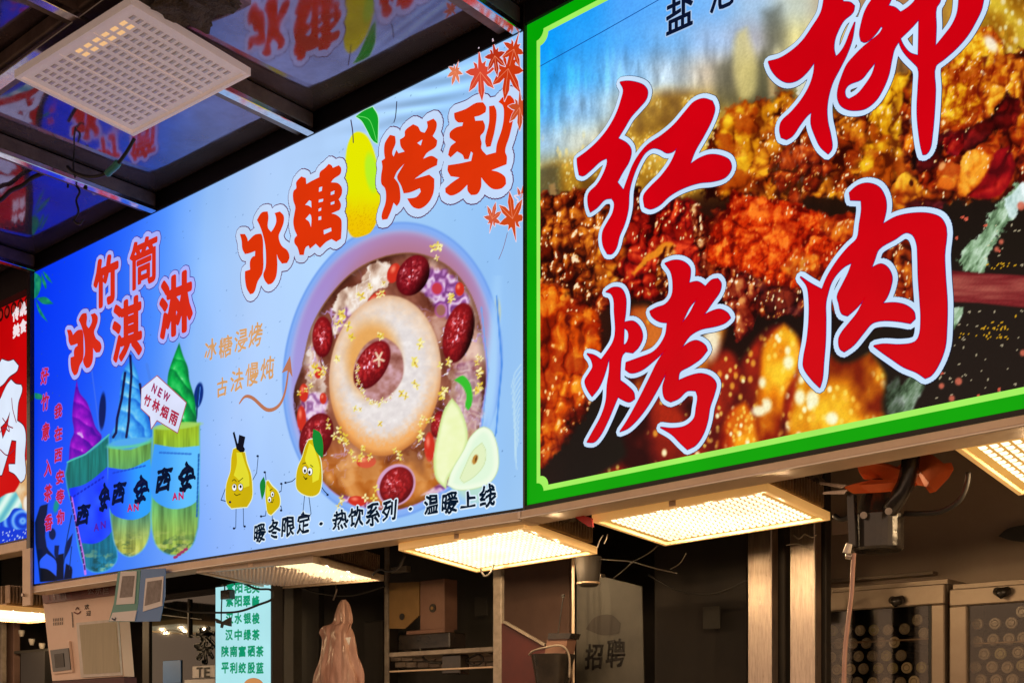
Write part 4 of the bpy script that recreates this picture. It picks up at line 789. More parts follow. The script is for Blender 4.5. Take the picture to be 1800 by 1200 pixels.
    p.poly([(1090, 560), (1110, 540), (1140, 538), (1175, 560), (1190, 600), (1170, 680), (1120, 700), (1095, 640)], bokeh('501008', 'C04A14', 'E87828', 33, .2, 12.), 9, a=.9)
    # lower row: out of focus
    p.poly([(1095, 760), (1150, 690), (1180, 640), (1230, 620), (1270, 612), (1290, 622), (1300, 640), (1345, 580), (1378, 570), (1405, 590), (1440, 640), (1500, 640), (1520, 700), (1480, 820), (1300, 870), (1060, 900), (1040, 850), (1100, 800)], bokeh('2A0608', '62100E', 'A82410', 11, .25, 14.), 8)
    p.poly([(1180, 640), (1230, 600), (1280, 560), (1270, 600), (1255, 640), (1200, 690)], bokeh('903008', 'E89020', 'FFF0A0', 20, .6, 14.), 8, a=.85)
    p.ell(1250, 600, 15, 30, 5, 'FFF8D8', 9, .9)
    p.poly([(1250, 860), (1262, 780), (1285, 720), (1310, 705), (1325, 730), (1345, 760), (1350, 850)], bokeh('7A0C08', 'C84008', 'F8A018', 12, .55, 12.), 6)
    p.poly([(1328, 720), (1335, 660), (1345, 600), (1378, 570), (1400, 590), (1408, 620), (1385, 690), (1370, 760), (1360, 820), (1340, 800)], bokeh('8A1C06', 'EC840C', 'FFCC2C', 13, .42, 17.), 7)
    p.poly([(1380, 860), (1378, 790), (1395, 700), (1410, 640), (1440, 600), (1480, 640), (1530, 620), (1556, 660), (1550, 720), (1600, 800), (1640, 900), (1360, 920)], bokeh('7A1C06', 'D8780C', 'FCC428', 14, .5, 18.), 7)
    for a in ((1386, 637, 9, 12), (1406, 698, 9, 13), (1428, 701, 11, 15), (1462, 735, 11, 11), (1334, 722, 12, 9), (1348, 712, 8, 12), (1340, 672, 6, 9)): p.ell(*a[:2], a[2], a[3], 0, 'FFFFD8', 4.5, .9)
    # slate table with herbs, the willow stick and scattered spice
    sl = lambda x, y: sst(1650, 1690, x)*1.
    leafc = lambda x, y, d: pal3(fbm((x+y*.6)/7, (y-x*.5)/22, 5, 4)*1.5-.2, '2C4028', '86A880', 'D8ECD8')
    p.poly([(1690, 478), (1687, 450), (1700, 430), (1735, 400), (1738, 375), (1760, 355), (1785, 325), (1800, 318), (1800, 345), (1775, 390), (1745, 430), (1730, 475)], leafc, 2, wob=8, wsc=6)
    p.poly([(1770, 380), (1768, 352), (1790, 328), (1850, 280), (1900, 260), (1900, 290), (1840, 330), (1798, 365), (1780, 385)], lambda x, y, d: pal3(fbm(x/9, y/16, 9, 3)*1.4, '8CACA0', 'C8E0DC', 'F0FCFC'), 2, wob=6)
    p.poly([(1674, 540), (1695, 538), (1688, 562), (1675, 580)], leafc, 1.5, wob=3); p.poly([(1590, 672), (1600, 660), (1628, 668), (1612, 705), (1600, 728), (1570, 738), (1560, 700)], lambda x, y, d: leafc(x, y, d)*.75, 3, wob=5)
    p.poly([(1560, 680), (1580, 660), (1590, 740), (1560, 745)], lambda x, y, d: leafc(x, y, d)*.5, 4, wob=5, a=.8)
    def stick(x, y, d): return pal3(.5+.45*(fbm(x/60, y/6, 8, 4)-.5)*2+.22*np.sin((y-478)/60*3.1), '3C080C', '7A2024', 'A85448')
    p.poly([(1655, 474), (1725, 480), (1800, 484), (1900, 486), (1900, 548), (1800, 541), (1720, 532), (1655, 530)], stick, 1.8, False)
    n_ = fbm(X/18, Y/18, 50, 4); m = (X > 1600)*(Y < 900)
    for sc_, th, colr, amp, zc in ((4.2, .975, 'E8D8B0', .7, None), (4.0, .72, 'E8B020', .95, [(1752, 470, 55, 9), (1790, 478, 40, 8), (1757, 575, 30, 14), (1745, 590, 30, 12), (1690, 588, 22, 8), (1800, 555, 20, 6)]), (8., .993, 'E06048', .9, None)):
        w1, i1 = worley(X/sc_, Y/(sc_*.85), 60+int(sc_*3))
        k = (w1 < .42)*(i1 > th)*(X > 1640)*(Y > 380)*((Y < 472) | (Y > 545))
        if zc: zz = sum(np.exp(-((X-a)/c)**2-((Y-b)/d)**2) for a, b, c, d in zc); k = k*(fbm(X/9, Y/5, 44, 3)*zz*2.2 > .72)
        p.C[:] = lerp(p.C, hexc(colr)[None], k*amp)
    for a in ((1685, 670, 6), (1655, 678, 4.5), (1673, 700, 5), (1798, 620, 5), (1795, 362, 7), (1760, 425, 4), (1752, 438, 4)): p.ell(a[0], a[1], a[2], a[2]*1.1, 0, 'D06850', 2, .9)
    p.C[:] = p.C*(1+.10*(vn(X/2.2, Y/2.2, 91)-.5))[:, None]
print_sheet('sign_face', s2, .004, GX1, 2.152, 2.152+GH, 690, 540, paint_sign2, vcol_emit('printed_skin_meat'), shear=SH)
# green printed border with a lime inner line and notched corners
def border(name, col, o, i, y):
    xi, zi = i[0], i[1]; r = i[2]; z0 = 2.152; z1 = z0+GH; outer = [(.004+o, z0+o), (GX1-o, z0+o), (GX1-o, z1-o), (.004+o, z1-o)]
    inner = []
    for cx_, cz_, sx_, sz_, a0 in ((.004+xi, z0+zi, 1, 1, 90), (GX1-xi, z0+zi, -1, 1, 180), (GX1-xi, z1-zi, -1, -1, 270), (.004+xi, z1-zi, 1, -1, 0)):
        arc = []
        for k in range(7):
            t = math.radians(90*k/6); arc.append((cx_+sx_*r*math.sin(t), cz_+sz_*r*math.cos(t)))
        if sx_*sz_ < 0: arc.reverse()
        inner += arc
    shp = lambda P: [(a, b+SH*a) for a, b in P]
    v, f = fill_polys([shp(outer), shp(inner)]); flat(name, v, f, E(col), s2, y)
xg = XZ(944, 460)[0]; xl = XZ(950, 460)[0]
border('printed_lime_line', 'A4F060', 0, (xl-.004, .049, .030), -.001); border('printed_green_border', '04A404', 0, (xg-.004, .034, .026), -.0018)
# the four large brush characters, traced
C1 = (900, 0, .375); C2 = (1500, 0, .25); C2b = (1350, 0, .375); C3 = (900, 430, 450/1149.); C4 = (1350, 300, .375)
HONG = [[(510, 388), (540, 384), (585, 390), (620, 405), (637, 430), (632, 465), (600, 505), (560, 550), (530, 600), (498, 652), (540, 675), (560, 705), (552, 755), (520, 810), (495, 857), (525, 895), (545, 840), (570, 775), (600, 725), (640, 680), (700, 640), (760, 590), (820, 520), (855, 482), (900, 466), (940, 478), (952, 510), (940, 560), (900, 640), (860, 710), (835, 775), (880, 745), (930, 728), (985, 735), (1020, 755), (1030, 790), (1005, 830), (950, 850), (880, 858), (800, 885), (740, 920), (690, 965), (650, 980), (625, 970), (620, 920), (650, 880), (700, 830), (750, 760), (782, 682), (760, 710), (730, 718), (700, 702), (665, 695), (630, 715), (600, 760), (570, 830), (552, 900), (547, 980), (530, 1050), (505, 1110), (490, 1165), (470, 1190), (450, 1190), (430, 1150), (428, 1090), (450, 1045), (475, 1000), (482, 950), (470, 930), (440, 935), (400, 975), (370, 995), (360, 960), (362, 910), (400, 870), (430, 820), (450, 760), (448, 742), (420, 755), (370, 800), (335, 825), (318, 820), (310, 775), (308, 745), (350, 715), (400, 670), (450, 610), (490, 540), (515, 470), (525, 420)]]
MU = [[(270, -90), (265, 0), (252, 60), (210, 130), (160, 200), (100, 252), (50, 280), (5, 292), (20, 330), (55, 370), (95, 388), (140, 378), (185, 340), (222, 290), (218, 340), (200, 400), (160, 470), (110, 530), (65, 575), (58, 610), (65, 645), (90, 655), (115, 640), (150, 590), (185, 545), (208, 525), (205, 580), (225, 640), (250, 690), (285, 722), (300, 700), (295, 640), (280, 570), (278, 500), (300, 400), (340, 320), (370, 260), (395, 190), (408, 110), (390, 150), (360, 222), (330, 262), (318, 270), (310, 235), (314, 190), (330, 147), (357, 99), (400, 60), (406, 33), (387, 17), (353, 13), (345, -20), (350, -90)]]
MAO = [[(150, -160), (135, 0), (110, 40), (85, 90), (62, 170), (50, 245), (60, 290), (85, 300), (125, 278), (165, 235), (200, 185), (214, 200), (190, 240), (130, 290), (70, 340), (10, 400), (-40, 460), (-75, 540), (-102, 630), (-105, 690), (-85, 740), (-40, 770), (20, 778), (90, 765), (160, 710), (210, 630), (250, 530), (270, 430), (290, 350), (325, 292), (345, 345), (385, 400), (430, 445), (460, 480), (462, 600), (455, 720), (455, 820), (465, 930), (480, 1030), (495, 1088), (515, 1085), (540, 1050), (555, 960), (570, 800), (578, 640), (580, 470), (640, 420), (720, 350), (800, 260), (860, 160), (905, 60), (930, -160), (750, -160), (748, 0), (735, 100), (700, 180), (640, 260), (577, 338), (583, 200), (585, 60), (610, 20), (640, -160), (480, -160), (440, 5), (385, 62), (332, 95), (295, 62), (245, 48), (265, 8), (275, -160)],
       [(467, 135), (420, 190), (330, 278), (355, 330), (400, 380), (462, 400), (465, 260)], [(165, 433), (110, 500), (60, 560), (-30, 600), (-57, 640), (-50, 690), (-30, 705), (30, 670), (90, 600), (140, 520)]]
KAOB = [[(425, 212), (455, 194), (490, 198), (510, 230), (512, 300), (505, 350), (545, 345), (575, 370), (588, 415), (570, 460), (545, 485), (512, 480), (497, 497), (488, 560), (487, 610), (520, 635), (548, 665), (552, 692), (530, 705), (500, 695), (478, 682), (462, 720), (430, 795), (395, 860), (370, 885), (340, 885), (365, 840), (405, 765), (425, 700), (430, 630), (440, 560), (440, 500), (415, 590), (390, 645), (362, 680), (342, 650), (330, 612), (348, 580), (365, 548), (358, 515), (340, 490), (370, 497), (402, 518), (430, 480), (455, 440), (466, 400), (462, 300), (458, 240), (445, 218)], [(505, 372), (522, 385), (526, 418), (512, 448), (502, 452)]]
KAOC = [[(690, 85), (730, 72), (770, 78), (800, 105), (802, 140), (795, 175), (835, 168), (870, 190), (900, 160), (925, 155), (940, 175), (935, 210), (905, 255), (860, 320), (900, 300), (935, 292), (970, 310), (982, 330), (960, 350), (920, 365), (850, 380), (800, 410), (760, 470), (800, 440), (830, 432), (870, 455), (878, 475), (850, 510), (800, 545), (755, 572), (748, 612), (800, 590), (850, 580), (895, 595), (918, 625), (910, 670), (890, 730), (880, 790), (860, 850), (825, 900), (790, 918), (760, 890), (720, 850), (670, 820), (720, 825), (780, 815), (820, 780), (830, 730), (836, 680), (828, 655), (790, 655), (750, 690), (715, 705), (690, 690), (680, 640), (690, 600), (695, 572), (660, 640), (600, 740), (550, 800), (520, 825), (488, 838), (520, 790), (570, 700), (620, 600), (660, 520), (695, 470), (640, 520), (580, 565), (535, 575), (512, 560), (515, 530), (570, 510), (640, 480), (690, 410), (700, 350), (665, 345), (630, 320), (622, 300), (650, 285), (690, 270), (720, 230), (725, 170), (715, 120)], [(835, 240), (800, 280), (775, 330), (760, 362), (800, 310)]]
ROU = [[(385, 105), (420, 75), (465, 62), (520, 80), (550, 130), (555, 180), (538, 255), (600, 220), (680, 203), (760, 205), (810, 225), (835, 270), (828, 400), (832, 500), (840, 620), (838, 740), (830, 830), (800, 910), (765, 960), (740, 972), (700, 945), (640, 920), (580, 880), (530, 845), (500, 822), (540, 815), (620, 818), (690, 805), (710, 780), (720, 700), (715, 600), (708, 500), (705, 400), (700, 340), (680, 300), (650, 290), (600, 320), (520, 370), (500, 420), (485, 460), (530, 440), (560, 455), (582, 500), (575, 550), (555, 600), (535, 625), (600, 622), (650, 635), (685, 665), (690, 695), (670, 715), (610, 705), (530, 703), (490, 715), (450, 760), (400, 820), (360, 848), (342, 835), (335, 790), (345, 765), (380, 720), (420, 670), (458, 595), (420, 640), (375, 680), (350, 670), (335, 620), (328, 590), (350, 540), (380, 480), (398, 430), (360, 450), (320, 490), (296, 530), (282, 575), (272, 620), (272, 700), (270, 800), (262, 900), (255, 980), (245, 1015), (210, 980), (170, 920), (170, 880), (185, 800), (195, 700), (195, 600), (185, 540), (155, 500), (200, 530), (255, 560), (280, 500), (330, 420), (380, 360), (420, 320), (432, 250), (442, 180), (440, 140), (390, 138)]]
RED = [(.0160, '1C2444'), (.0145, 'C8E0FA'), (.0025, '3C1470'), (.0012, 'D00010')]
decal('printed_character', s2, [tr(HONG[0], *C1)], RED)
decal('printed_character', s2, [tr(P, *C2b) for P in MU], RED); decal('printed_character', s2, [tr(P, *C2) for P in MAO], RED, y0=-.0012)
decal('printed_character', s2, [tr(P, *C3) for P in KAOB], RED); decal('printed_character', s2, [tr(P, *C3) for P in KAOC], RED, y0=-.0012)
decal('printed_character', s2, [tr(P, *C4) for P in ROU], RED)
char('盐', s2, 1195, 23, 45, 60, [(.0055, 'A8C8F0'), (.0022, '0A1430')], y0=-.001); char('池', s2, 1269, -14, 42, 60, [(.0055, 'A8C8F0'), (.0022, '0A1430')], y0=-.001)
stroke('skin_seam', s2, [(948, 118), (1060, 56), (1180, -12)], 1.6, '1450A0', y0=-.001, sm=False)

# ================================================================== SIGN 3: red lightbox at the far left
s3 = thing('lightbox_sign', (-3.5, 0, 2.3), 'red lightbox sign at the far left with white brush strokes and a painted blue wave', 'sign')
X3 = -2.915
bx('casing', M['black'], s3, -4.35, X3, .004, .1, 2.36, 3.49, .002); bx('back_board', M['black'], s3, -5.1, X3, .012, .1, 3.4905, 3.628, 0); bx('side_board', M['black'], s3, -5.1, -4.352, .012, .1, 2.0, 3.49, 0); bx('bottom_trim', M['black'], s3, -4.35, X3, -.006, .0035, 2.352, 2.3615, .001)
def paint_sign3(p):
    X, Y = p.X, p.Y; p.C[:] = pal3(.5+.2*(fbm(X/40, Y/60, 3, 3)-.5)+sst(500, 900, Y)*.15-.1, '8C0004', 'CC0408', 'D8201C')
    p.poly([(-60, 960), (-60, 900), (0, 905), (20, 872), (34, 850), (46, 808), (58, 806), (64, 960)], lambda x, y, d: pal3(fbm(x/10, y/20, 3, 3)*1.2, 'B86838', 'D8A468', 'E8D4B0'), 1.5)
    p.poly([(-80, 920), (-20, 890), (10, 868), (28, 864), (38, 885), (36, 930), (0, 960), (-80, 970)], lambda x, y, d: pal3(.5+.5*np.sin((x*.8+y*.5)/3.2), '60B8C8', 'A0E0D8', 'E0F8F0'), 1.3)
    p.poly([(-90, 940), (-40, 925), (0, 918), (14, 908), (25, 893), (44, 896), (60, 912), (64, 960), (-90, 975)], lambda x, y, d: pal3(.5+.5*np.sin(np.hypot(x-40, y-915)/2.2), '0838C8', '1858E8', '70B0F8'), 1.2)
    p.poly([(-90, 948), (0, 924), (30, 930), (62, 926), (64, 965), (-90, 985)], lambda x, y, d: lerp(np.tile(hexc('0838D8'), (len(x), 1)), hexc('D0E8FF')[None], (worley(x/7, y/8, 3)[0] < .16)*.9), 1.2)
    p.ell(47, 885, 6, 14, 0, 'F0E8DC', 2)
print_sheet('sign_face', s3, -4.35, X3, 2.362, 3.488, 180, 260, paint_sign3, vcol_emit('printed_skin_red'))
for k in range(24):        # printed eave tiles along the top edge
    xx = X3-.02-k*.062; z = 3.455
    decal2 = [(xx-.028+.028*(1+math.cos(t*.5236))*1.0, z-.03+.032*math.sin(t*.5236)) for t in range(12)]
    v, f = fill_polys([decal2]); flat('printed_tile', v, f, E('3A0806'), s3, -.001)
    v, f = fill_polys([[(xx+(a-xx)*.55, z-.03+(b-z+.03)*.55) for a, b in decal2]]); flat('printed_tile', v, f, E('A02018'), s3, -.0018)
v, f = fill_polys([[(-4.35, 3.455), (X3, 3.455), (X3, 3.488), (-4.35, 3.488)]]); flat('printed_eave', v, f, E('2A0A08'), s3, -.0024)
for ch, a, b in (('传', 28, 552), ('统', 41, 543), ('美', 29, 581), ('食', 41, 573)): char(ch, s3, a, b, 11, 22, [(.0035, 'F4E4E8')])
L0 = (0, 640, 1/3.); L9 = (0, 380, 1/3.)
W3 = [(.008, '601828'), (.003, 'DCE8FA')]
decal('printed_stroke', s3, [tr([(-120, 800), (0, 775), (12, 757), (45, 768), (72, 760), (97, 790), (90, 812), (50, 842), (20, 880), (0, 895), (-120, 940)], *L9)], W3)
decal('printed_stroke', s3, [tr([(-150, 250), (0, 190), (20, 150), (40, 110), (60, 85), (85, 108), (112, 112), (117, 130), (97, 200), (90, 300), (122, 325), (135, 370), (130, 480), (130, 600), (112, 618), (80, 575), (52, 560), (50, 530), (84, 530), (90, 400), (62, 395), (40, 480), (10, 580), (-150, 600)], *L0), tr([(2, 330), (30, 300), (60, 230), (50, 290), (40, 340), (15, 400)], *L0)], W3)

for q in ([(-4, 768), (8, 752), (18, 758), (14, 742)], [(6, 735), (16, 748), (24, 752)], [(2, 790), (14, 800), (26, 790)], [(22, 700), (24, 720), (30, 742)]): stroke('ink_vein', s3, q, 2.2, '8C2438', y0=-.004)
# ================================================================== BEAMS UNDER THE SIGNS
b1 = thing('support_beam', (-1.45, 0, 2.12), 'aluminium beam under the pale blue sign, lamps hanging from it', 'beam')
bx('beam_tube', M['alubeam'], b1, -2.9, -.004, -.016, .07, 2.106, 2.1375, .003)
bx('beam_lip', M['alu'], b1, -2.9, -.004, -.020, -.0165, 2.106, 2.112, .001)
b2 = thing('support_beam', (.95, 0, 2.1), 'broad aluminium beam under the green framed meat sign', 'beam')
sheared('beam_tube', M['alubeam'], .0, GX1+.01, -.026, .07, 2.1085, 2.1345, b2)
sheared('beam_lip', M['alu'], .0, GX1+.01, -.031, -.0265, 2.1085, 2.115, b2)
sheared('end_plate', M['steel'], -.012, -.0005, -.028, .06, 2.110, 2.134, b2)
b3 = thing('support_beam', (-3.5, 0, 2.33), 'aluminium beam and hanger under the red sign at far left', 'beam')
bx('beam_tube', M['alubeam'], b3, -4.4, -2.912, -.016, .07, 2.305, 2.351, .003)
a = uY(43, 1010, -.02); c = uY(57, 1010, -.02)
bx('hanger_strap', M['alubeam'], b3, a[0], c[0], -.03, -.018, uY(50, 1064, -.02)[2], 2.306, .001)
MB().tube([(a[0]+.02, -.034, uY(50, 1045, -.02)[2]), (a[0]+.02, -.042, uY(50, 1045, -.02)[2])], .008, 10).build('bolt', M['steel'], b3)

# ================================================================== LAMPS
litlens = emissive('lit_lens_warm', 'FFEABC', 2.0, .25); litplate = emissive('lit_panel_warm', 'F0AE54', .78, .25); offface = principled('lamp_panel_added_glow', (.86, .76, .70), .38, col2=(.92, .82, .77), nscale=20, bump=.1, bscale=120, emit=(1, .74, .66), estr=.15); embers = emissive('dim_orange_lens', 'FFC88C', .85)  # offface: faint emission added to brighten the ceiling lamp's panel, ribs and rim
litrim = principled('lamp_rim_glowing_plastic', (.8, .6, .35), .3, emit=lin('FFB860'), estr=.35)
dimlens = emissive('dim_lens_warm', 'FFE0A8', 1.8)
LAMPW = 1.6
class Frame:
    def __init__(s, p1, p4, p2):
        s.o = Vector(p1); s.a = Vector(p4)-s.o; s.b = Vector(p2)-s.o; s.n = s.a.cross(s.b).normalized(); s.W = s.a.length; s.D = s.b.length
        if s.n.z < 0: s.n = -s.n
    def P(s, u, v, h=0): return s.o+s.a*u+s.b*v+s.n*h
    def box(s, m, u0, u1, v0, v1, h0, h1):
        m.add([s.P(u, v, h) for u in (u0, u1) for v in (v0, v1) for h in (h0, h1)], [(0,1,3,2), (4,6,7,5), (0,4,5,1), (2,3,7,6), (0,2,6,4), (1,5,7,3)])
def make_lamp(p1, p4, p2, label, mode='lit', nu=22, nv=14, finh=.062, group=None, rim='lampframe', fins=True, drop=True):
    F_ = Frame(p1, p4, p2); t = thing('led_lamp', F_.P(.5, .5, 0), label, 'lamp', group)
    eu, ev = .018/F_.W, .018/F_.D
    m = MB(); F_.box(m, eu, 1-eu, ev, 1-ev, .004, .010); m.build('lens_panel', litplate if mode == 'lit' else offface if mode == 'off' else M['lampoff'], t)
    m = MB()
    for r in ((0, 1, 0, ev*.8), (0, 1, 1-ev*.8, 1), (0, eu*.8, ev*.8, 1-ev*.8), (1-eu*.8, 1, ev*.8, 1-ev*.8)): F_.box(m, *r, -.004, .020)
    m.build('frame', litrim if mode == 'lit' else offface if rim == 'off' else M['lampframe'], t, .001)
    lit = MB(); off = MB(); k = 0
    for i in range(nu):
        for j in range(nv):
            u0, u1 = eu*2+(1-4*eu)*i/nu, eu*2+(1-4*eu)*(i+1)/nu; v0, v1 = ev*2+(1-4*ev)*j/nv, ev*2+(1-4*ev)*(j+1)/nv; du, dv = (u1-u0), (v1-v0)
            q = lit if mode == 'lit' or (mode == 'part' and u0 > .60+.1*random.random()) or (mode == 'off' and j < 2 and .42 < u0 < .84) else off
            lo = [F_.P(a, b, .0045) for a, b in ((u0+du*.14, v0+dv*.20), (u1-du*.14, v0+dv*.20), (u1-du*.14, v1-dv*.20), (u0+du*.14, v1-dv*.20))]
            hi = [F_.P(a, b, -.0005) for a, b in ((u0+du*.30, v0+dv*.34), (u1-du*.30, v0+dv*.34), (u1-du*.30, v1-dv*.34), (u0+du*.30, v1-dv*.34))]
            if mode == 'off': hi = [F_.P(a, b, .010) for a, b in ((u0+du*.32, v0+dv*.32), (u1-du*.32, v0+dv*.32), (u1-du*.32, v1-dv*.32), (u0+du*.32, v1-dv*.32))]; lo = [F_.P(a, b, .0035) for a, b in ((u0+du*.2, v0+dv*.2), (u1-du*.2, v0+dv*.2), (u1-du*.2, v1-dv*.2), (u0+du*.2, v1-dv*.2))]; hi = [F_.P(a, b, .0015) for a, b in ((u0+du*.34, v0+dv*.34), (u1-du*.34, v0+dv*.34), (u1-du*.34, v1-dv*.34), (u0+du*.34, v1-dv*.34))]
            q.add(lo+hi, [(4, 5, 6, 7), (0, 1, 5, 4), (1, 2, 6, 5), (2, 3, 7, 6), (3, 0, 4, 7)])
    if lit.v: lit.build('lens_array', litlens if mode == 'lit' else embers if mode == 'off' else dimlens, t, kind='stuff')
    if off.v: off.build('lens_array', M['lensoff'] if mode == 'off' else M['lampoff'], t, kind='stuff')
    if mode == 'off':
        for s_ in (4, 8):
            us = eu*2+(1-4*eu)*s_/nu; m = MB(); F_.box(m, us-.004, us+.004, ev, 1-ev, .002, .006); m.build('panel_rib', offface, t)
    # the lamp's own light: LED emitters just under the lit part of the panel
    if mode != 'off':
        for u in ((.2, .5, .8) if mode == 'lit' else (.82,)):
            for v in (.48, .78):
                L = bpy.data.lights.new('led_emitter', 'POINT'); L.energy = LAMPW*(F_.W*F_.D/.26) if mode == 'lit' else LAMPW*.7; L.color = (1, .66, .34); L.shadow_soft_size = .003
                lo_ = bpy.data.objects.new('led_emitter', L); COL.objects.link(lo_); lo_.location = F_.P(u, v, -.012)
    vf = max(.05, (.078-p1[1])/F_.D) if p1[2] < 3 else .05
    m = MB(); F_.box(m, .06, .94, vf, .95, .021, .034); m.build('housing', M['fin'], t, .002)
    if fins:
        m = MB(); n = int(F_.W/.019); n2 = int(F_.D/.019)
        for i in range(n2):
            v = vf+.02+(.95-vf)*i/(n2-1); F_.box(m, .90, .975, v-.006, v+.006, .034, .034+finh); F_.box(m, .025, .10, v-.006, v+.006, .034, .034+finh)
        for i in range(n):
            u = .05+.90*i/(n-1)
            if .46 < u < .52 or u < .115 or u > .885: continue
            F_.box(m, u-.0052, u+.0052, vf, .96, .034, .034+finh)
        m.build('heat_sink', M['fin'], t, kind='stuff')
        m = MB(); F_.box(m, .465, .515, vf+.002, .97, .034, .034+finh+.006); m.build('driver_box', M['fin'], t, .003)
        m = MB(); F_.box(m, .47, .51, -.006, -.0005, .0, .021); m.build('bracket', M['alubeam'], t, .001)
    return t, F_
LG = 'panel lamps in a row under the signs'
make_lamp(uY(700, 965, .03), uY(920, 925, .03), uY(838, 1004, .46), 'lit warm panel lamp under the right end of the pale blue sign', group=LG)
make_lamp(uY(1040, 915, .085), uY(1347, 860, .10), uY(1169, 957, .50), 'lit panel lamp under the green framed sign, red clip on its left corner', group=LG, nu=22, nv=13)
q1 = np.array(uY(1675, 785, .06)); q2 = np.array(uY(1790, 868, .50)); make_lamp(q1, q1+np.array([.58, .02, .02]), q2, 'lit warm panel lamp cut off by the right edge of the photo', group=LG, nu=20, nv=12)
make_lamp(uY(345, 1005, .0), uY(550, 985, .03), uY(480, 1034, .50), 'mostly dark panel lamp under the pale blue sign, lit only at its right end', 'part', group=LG, nu=26, nv=18)
zL = uY(20, 1066, .02)[2]
make_lamp((-3.86, .02, zL), (-3.25, .02, zL), (-3.86, .50, zL), 'lit panel lamp under the red sign at the far left', group=LG, finh=.085)
zc = 3.488
make_lamp(uZ(25, 135, zc), uZ(230, 5, zc), uZ(235, 238, zc), 'square off white panel lamp, faint glow added, hung under the mirrored ceiling', 'off', nu=12, nv=16, rim='off', fins=False)
m = MB(); v0 = uZ(330, 40, 3.55)
rg = random.Random(5); P_ = []
c_ = uZ(330, 30, 3.54)
cl = bmesh.new(); bmesh.ops.create_icosphere(cl, subdivisions=4, radius=1)
for v in cl.verts:
    n_ = v.co.normalized(); k = 1+.22*math.sin(n_.x*9+n_.y*5)+.16*math.sin(n_.z*17+n_.x*13)+.10*rg.random(); v.co = Vector((n_.x*.16*k, n_.y*.10*k, n_.z*.035*k))
me = bpy.data.meshes.new('dust_clump'); cl.to_mesh(me); cl.free(); me.materials.append(M['dirt']); o = bpy.data.objects.new('dust_clump', me); COL.objects.link(o)
o.location = (c_[0]+.08, c_[1]-.06, 3.535); tag(o, 'dark sooty clump on the ceiling above the square ceiling lamp', 'soot')
slab('plastic_clip', M['red'], None, [(1006, 905), (1020, 904), (1040, 910), (1042, 926), (1034, 925), (1018, 914)], .06, .006)
tag(bpy.data.objects['plastic_clip'], 'red plastic clip stuck on the left corner of the middle lit lamp', 'clip')

# cables on the ceiling
def cab(name, pts, Y, r, label, cat='cable', mat='rubber', n=5):
    P = cr([uY(x, y, yy if isinstance(yy, (int, float)) else Y) for x, y, yy in [(q[0], q[1], q[2] if len(q) > 2 else Y) for q in pts]], n)
    return tag(cable(name, M[mat], P, r), label, cat)
cab('hanging_cable', [(236, 244), (222, 268), (203, 292), (180, 308), (155, 311), (130, 303), (119, 293)], -.45, .0065, 'curved black cable hanging from the corner of the square ceiling lamp')
tag(MB().tube(cr([uY(208, 285, -.45), uY(203, 292, -.45), uY(194, 300, -.45), uY(188, 306, -.45)], 4), [.010, .013, .012, .013]+[.012]*8+[.010], 8).build('tape_wrap', M['tape'], None, smooth=True), 'teal tape wrapped round the black hanging cable', 'tape')
cab('thin_wire', [(124, 190), (132, 240), (129, 290), (132, 312)], -.40, .0035, 'thin dark wire hanging straight down left of the lamp cable', 'wire')
cab('knotted_wire', [(119, 330), (122, 312), (135, 320), (152, 332), (145, 318), (128, 318), (140, 336), (134, 352), (138, 372), (131, 388), (140, 394), (146, 386)], -.30, .0045, 'knotted black wire dangling from the metal strip', 'wire')
cab('black_cable', [(-40, 372), (0, 352), (18, 336), (40, 326), (58, 312), (78, 304)], -.42, .008, 'thick black cable crossing the ceiling at the left edge')
for k, pts in enumerate(([(470, 10), (520, -10)], )): pass

# ================================================================== FAN
fan = thing('wall_fan', uY(1545, 900, .25), 'black electric fan with dusty orange blades under the green framed sign', 'fan')
def blade(name, pts, Y0, Y1, th=.006):
    P = []
    for x, y, t in pts: P.append(uY(x, y, Y0+(Y1-Y0)*t))
    Q = [(a, b+th*.5, c+th) for a, b, c in P]
    return MB().prism(P, Q).build(name, M['orange'], fan, .001)
blade('blade', [(1503, 811, 0), (1512, 812, .1), (1560, 818, .4), (1585, 826, .7), (1588, 842, 1), (1560, 848, .9), (1518, 842, .5), (1510, 830, .2)], .13, .27)
blade('blade', [(1577, 822, 0), (1600, 806, .2), (1622, 799, .4), (1640, 803, .6), (1658, 817, .8), (1672, 816, .9), (1676, 826, 1), (1668, 840, 1), (1645, 864, .8), (1634, 867, .7), (1625, 855, .4), (1592, 850, .2)], .30, .16)
blade('blade', [(1484, 858, 0), (1500, 853, .3), (1530, 846, .6), (1590, 846, .8), (1612, 852, 1), (1600, 862, .9), (1530, 866, .6), (1500, 868, .2)], .10, .22)
def cylpx(name, mat, parent, cx_, t, b, rp, Y, tilt=0, n=28, rtop=1.0, bevel=.003):
    P0 = Vector(uY(cx_+tilt, t, Y)); P1 = Vector(uY(cx_, b, Y)); r = abs(uY(cx_+rp, t, Y)[0]-uY(cx_, t, Y)[0])*.80
    return MB().tube([P0, P1], [r*rtop, r], n).build(name, mat, parent, bevel)
cylpx('hub', M['blackgloss'], fan, 1542, 842, 872, 12, .22)
cylpx('motor_cover', M['blackgloss'], fan, 1543, 868, 905, 46, .24, rtop=.72)
cylpx('motor', M['blackgloss'], fan, 1543, 903, 968, 54, .24, bevel=.006)
MB().tube(cr([uY(1602, 780, .20), uY(1600, 815, .20), uY(1592, 850, .20), uY(1575, 880, .20), uY(1560, 902, .22)], 6), .022, 12).build('bracket_pipe', M['blackgloss'], fan, smooth=True)
slab('bracket_plate', M['blackgloss'], fan, [(1488, 864), (1500, 868), (1504, 960), (1492, 962)], .16, .02)
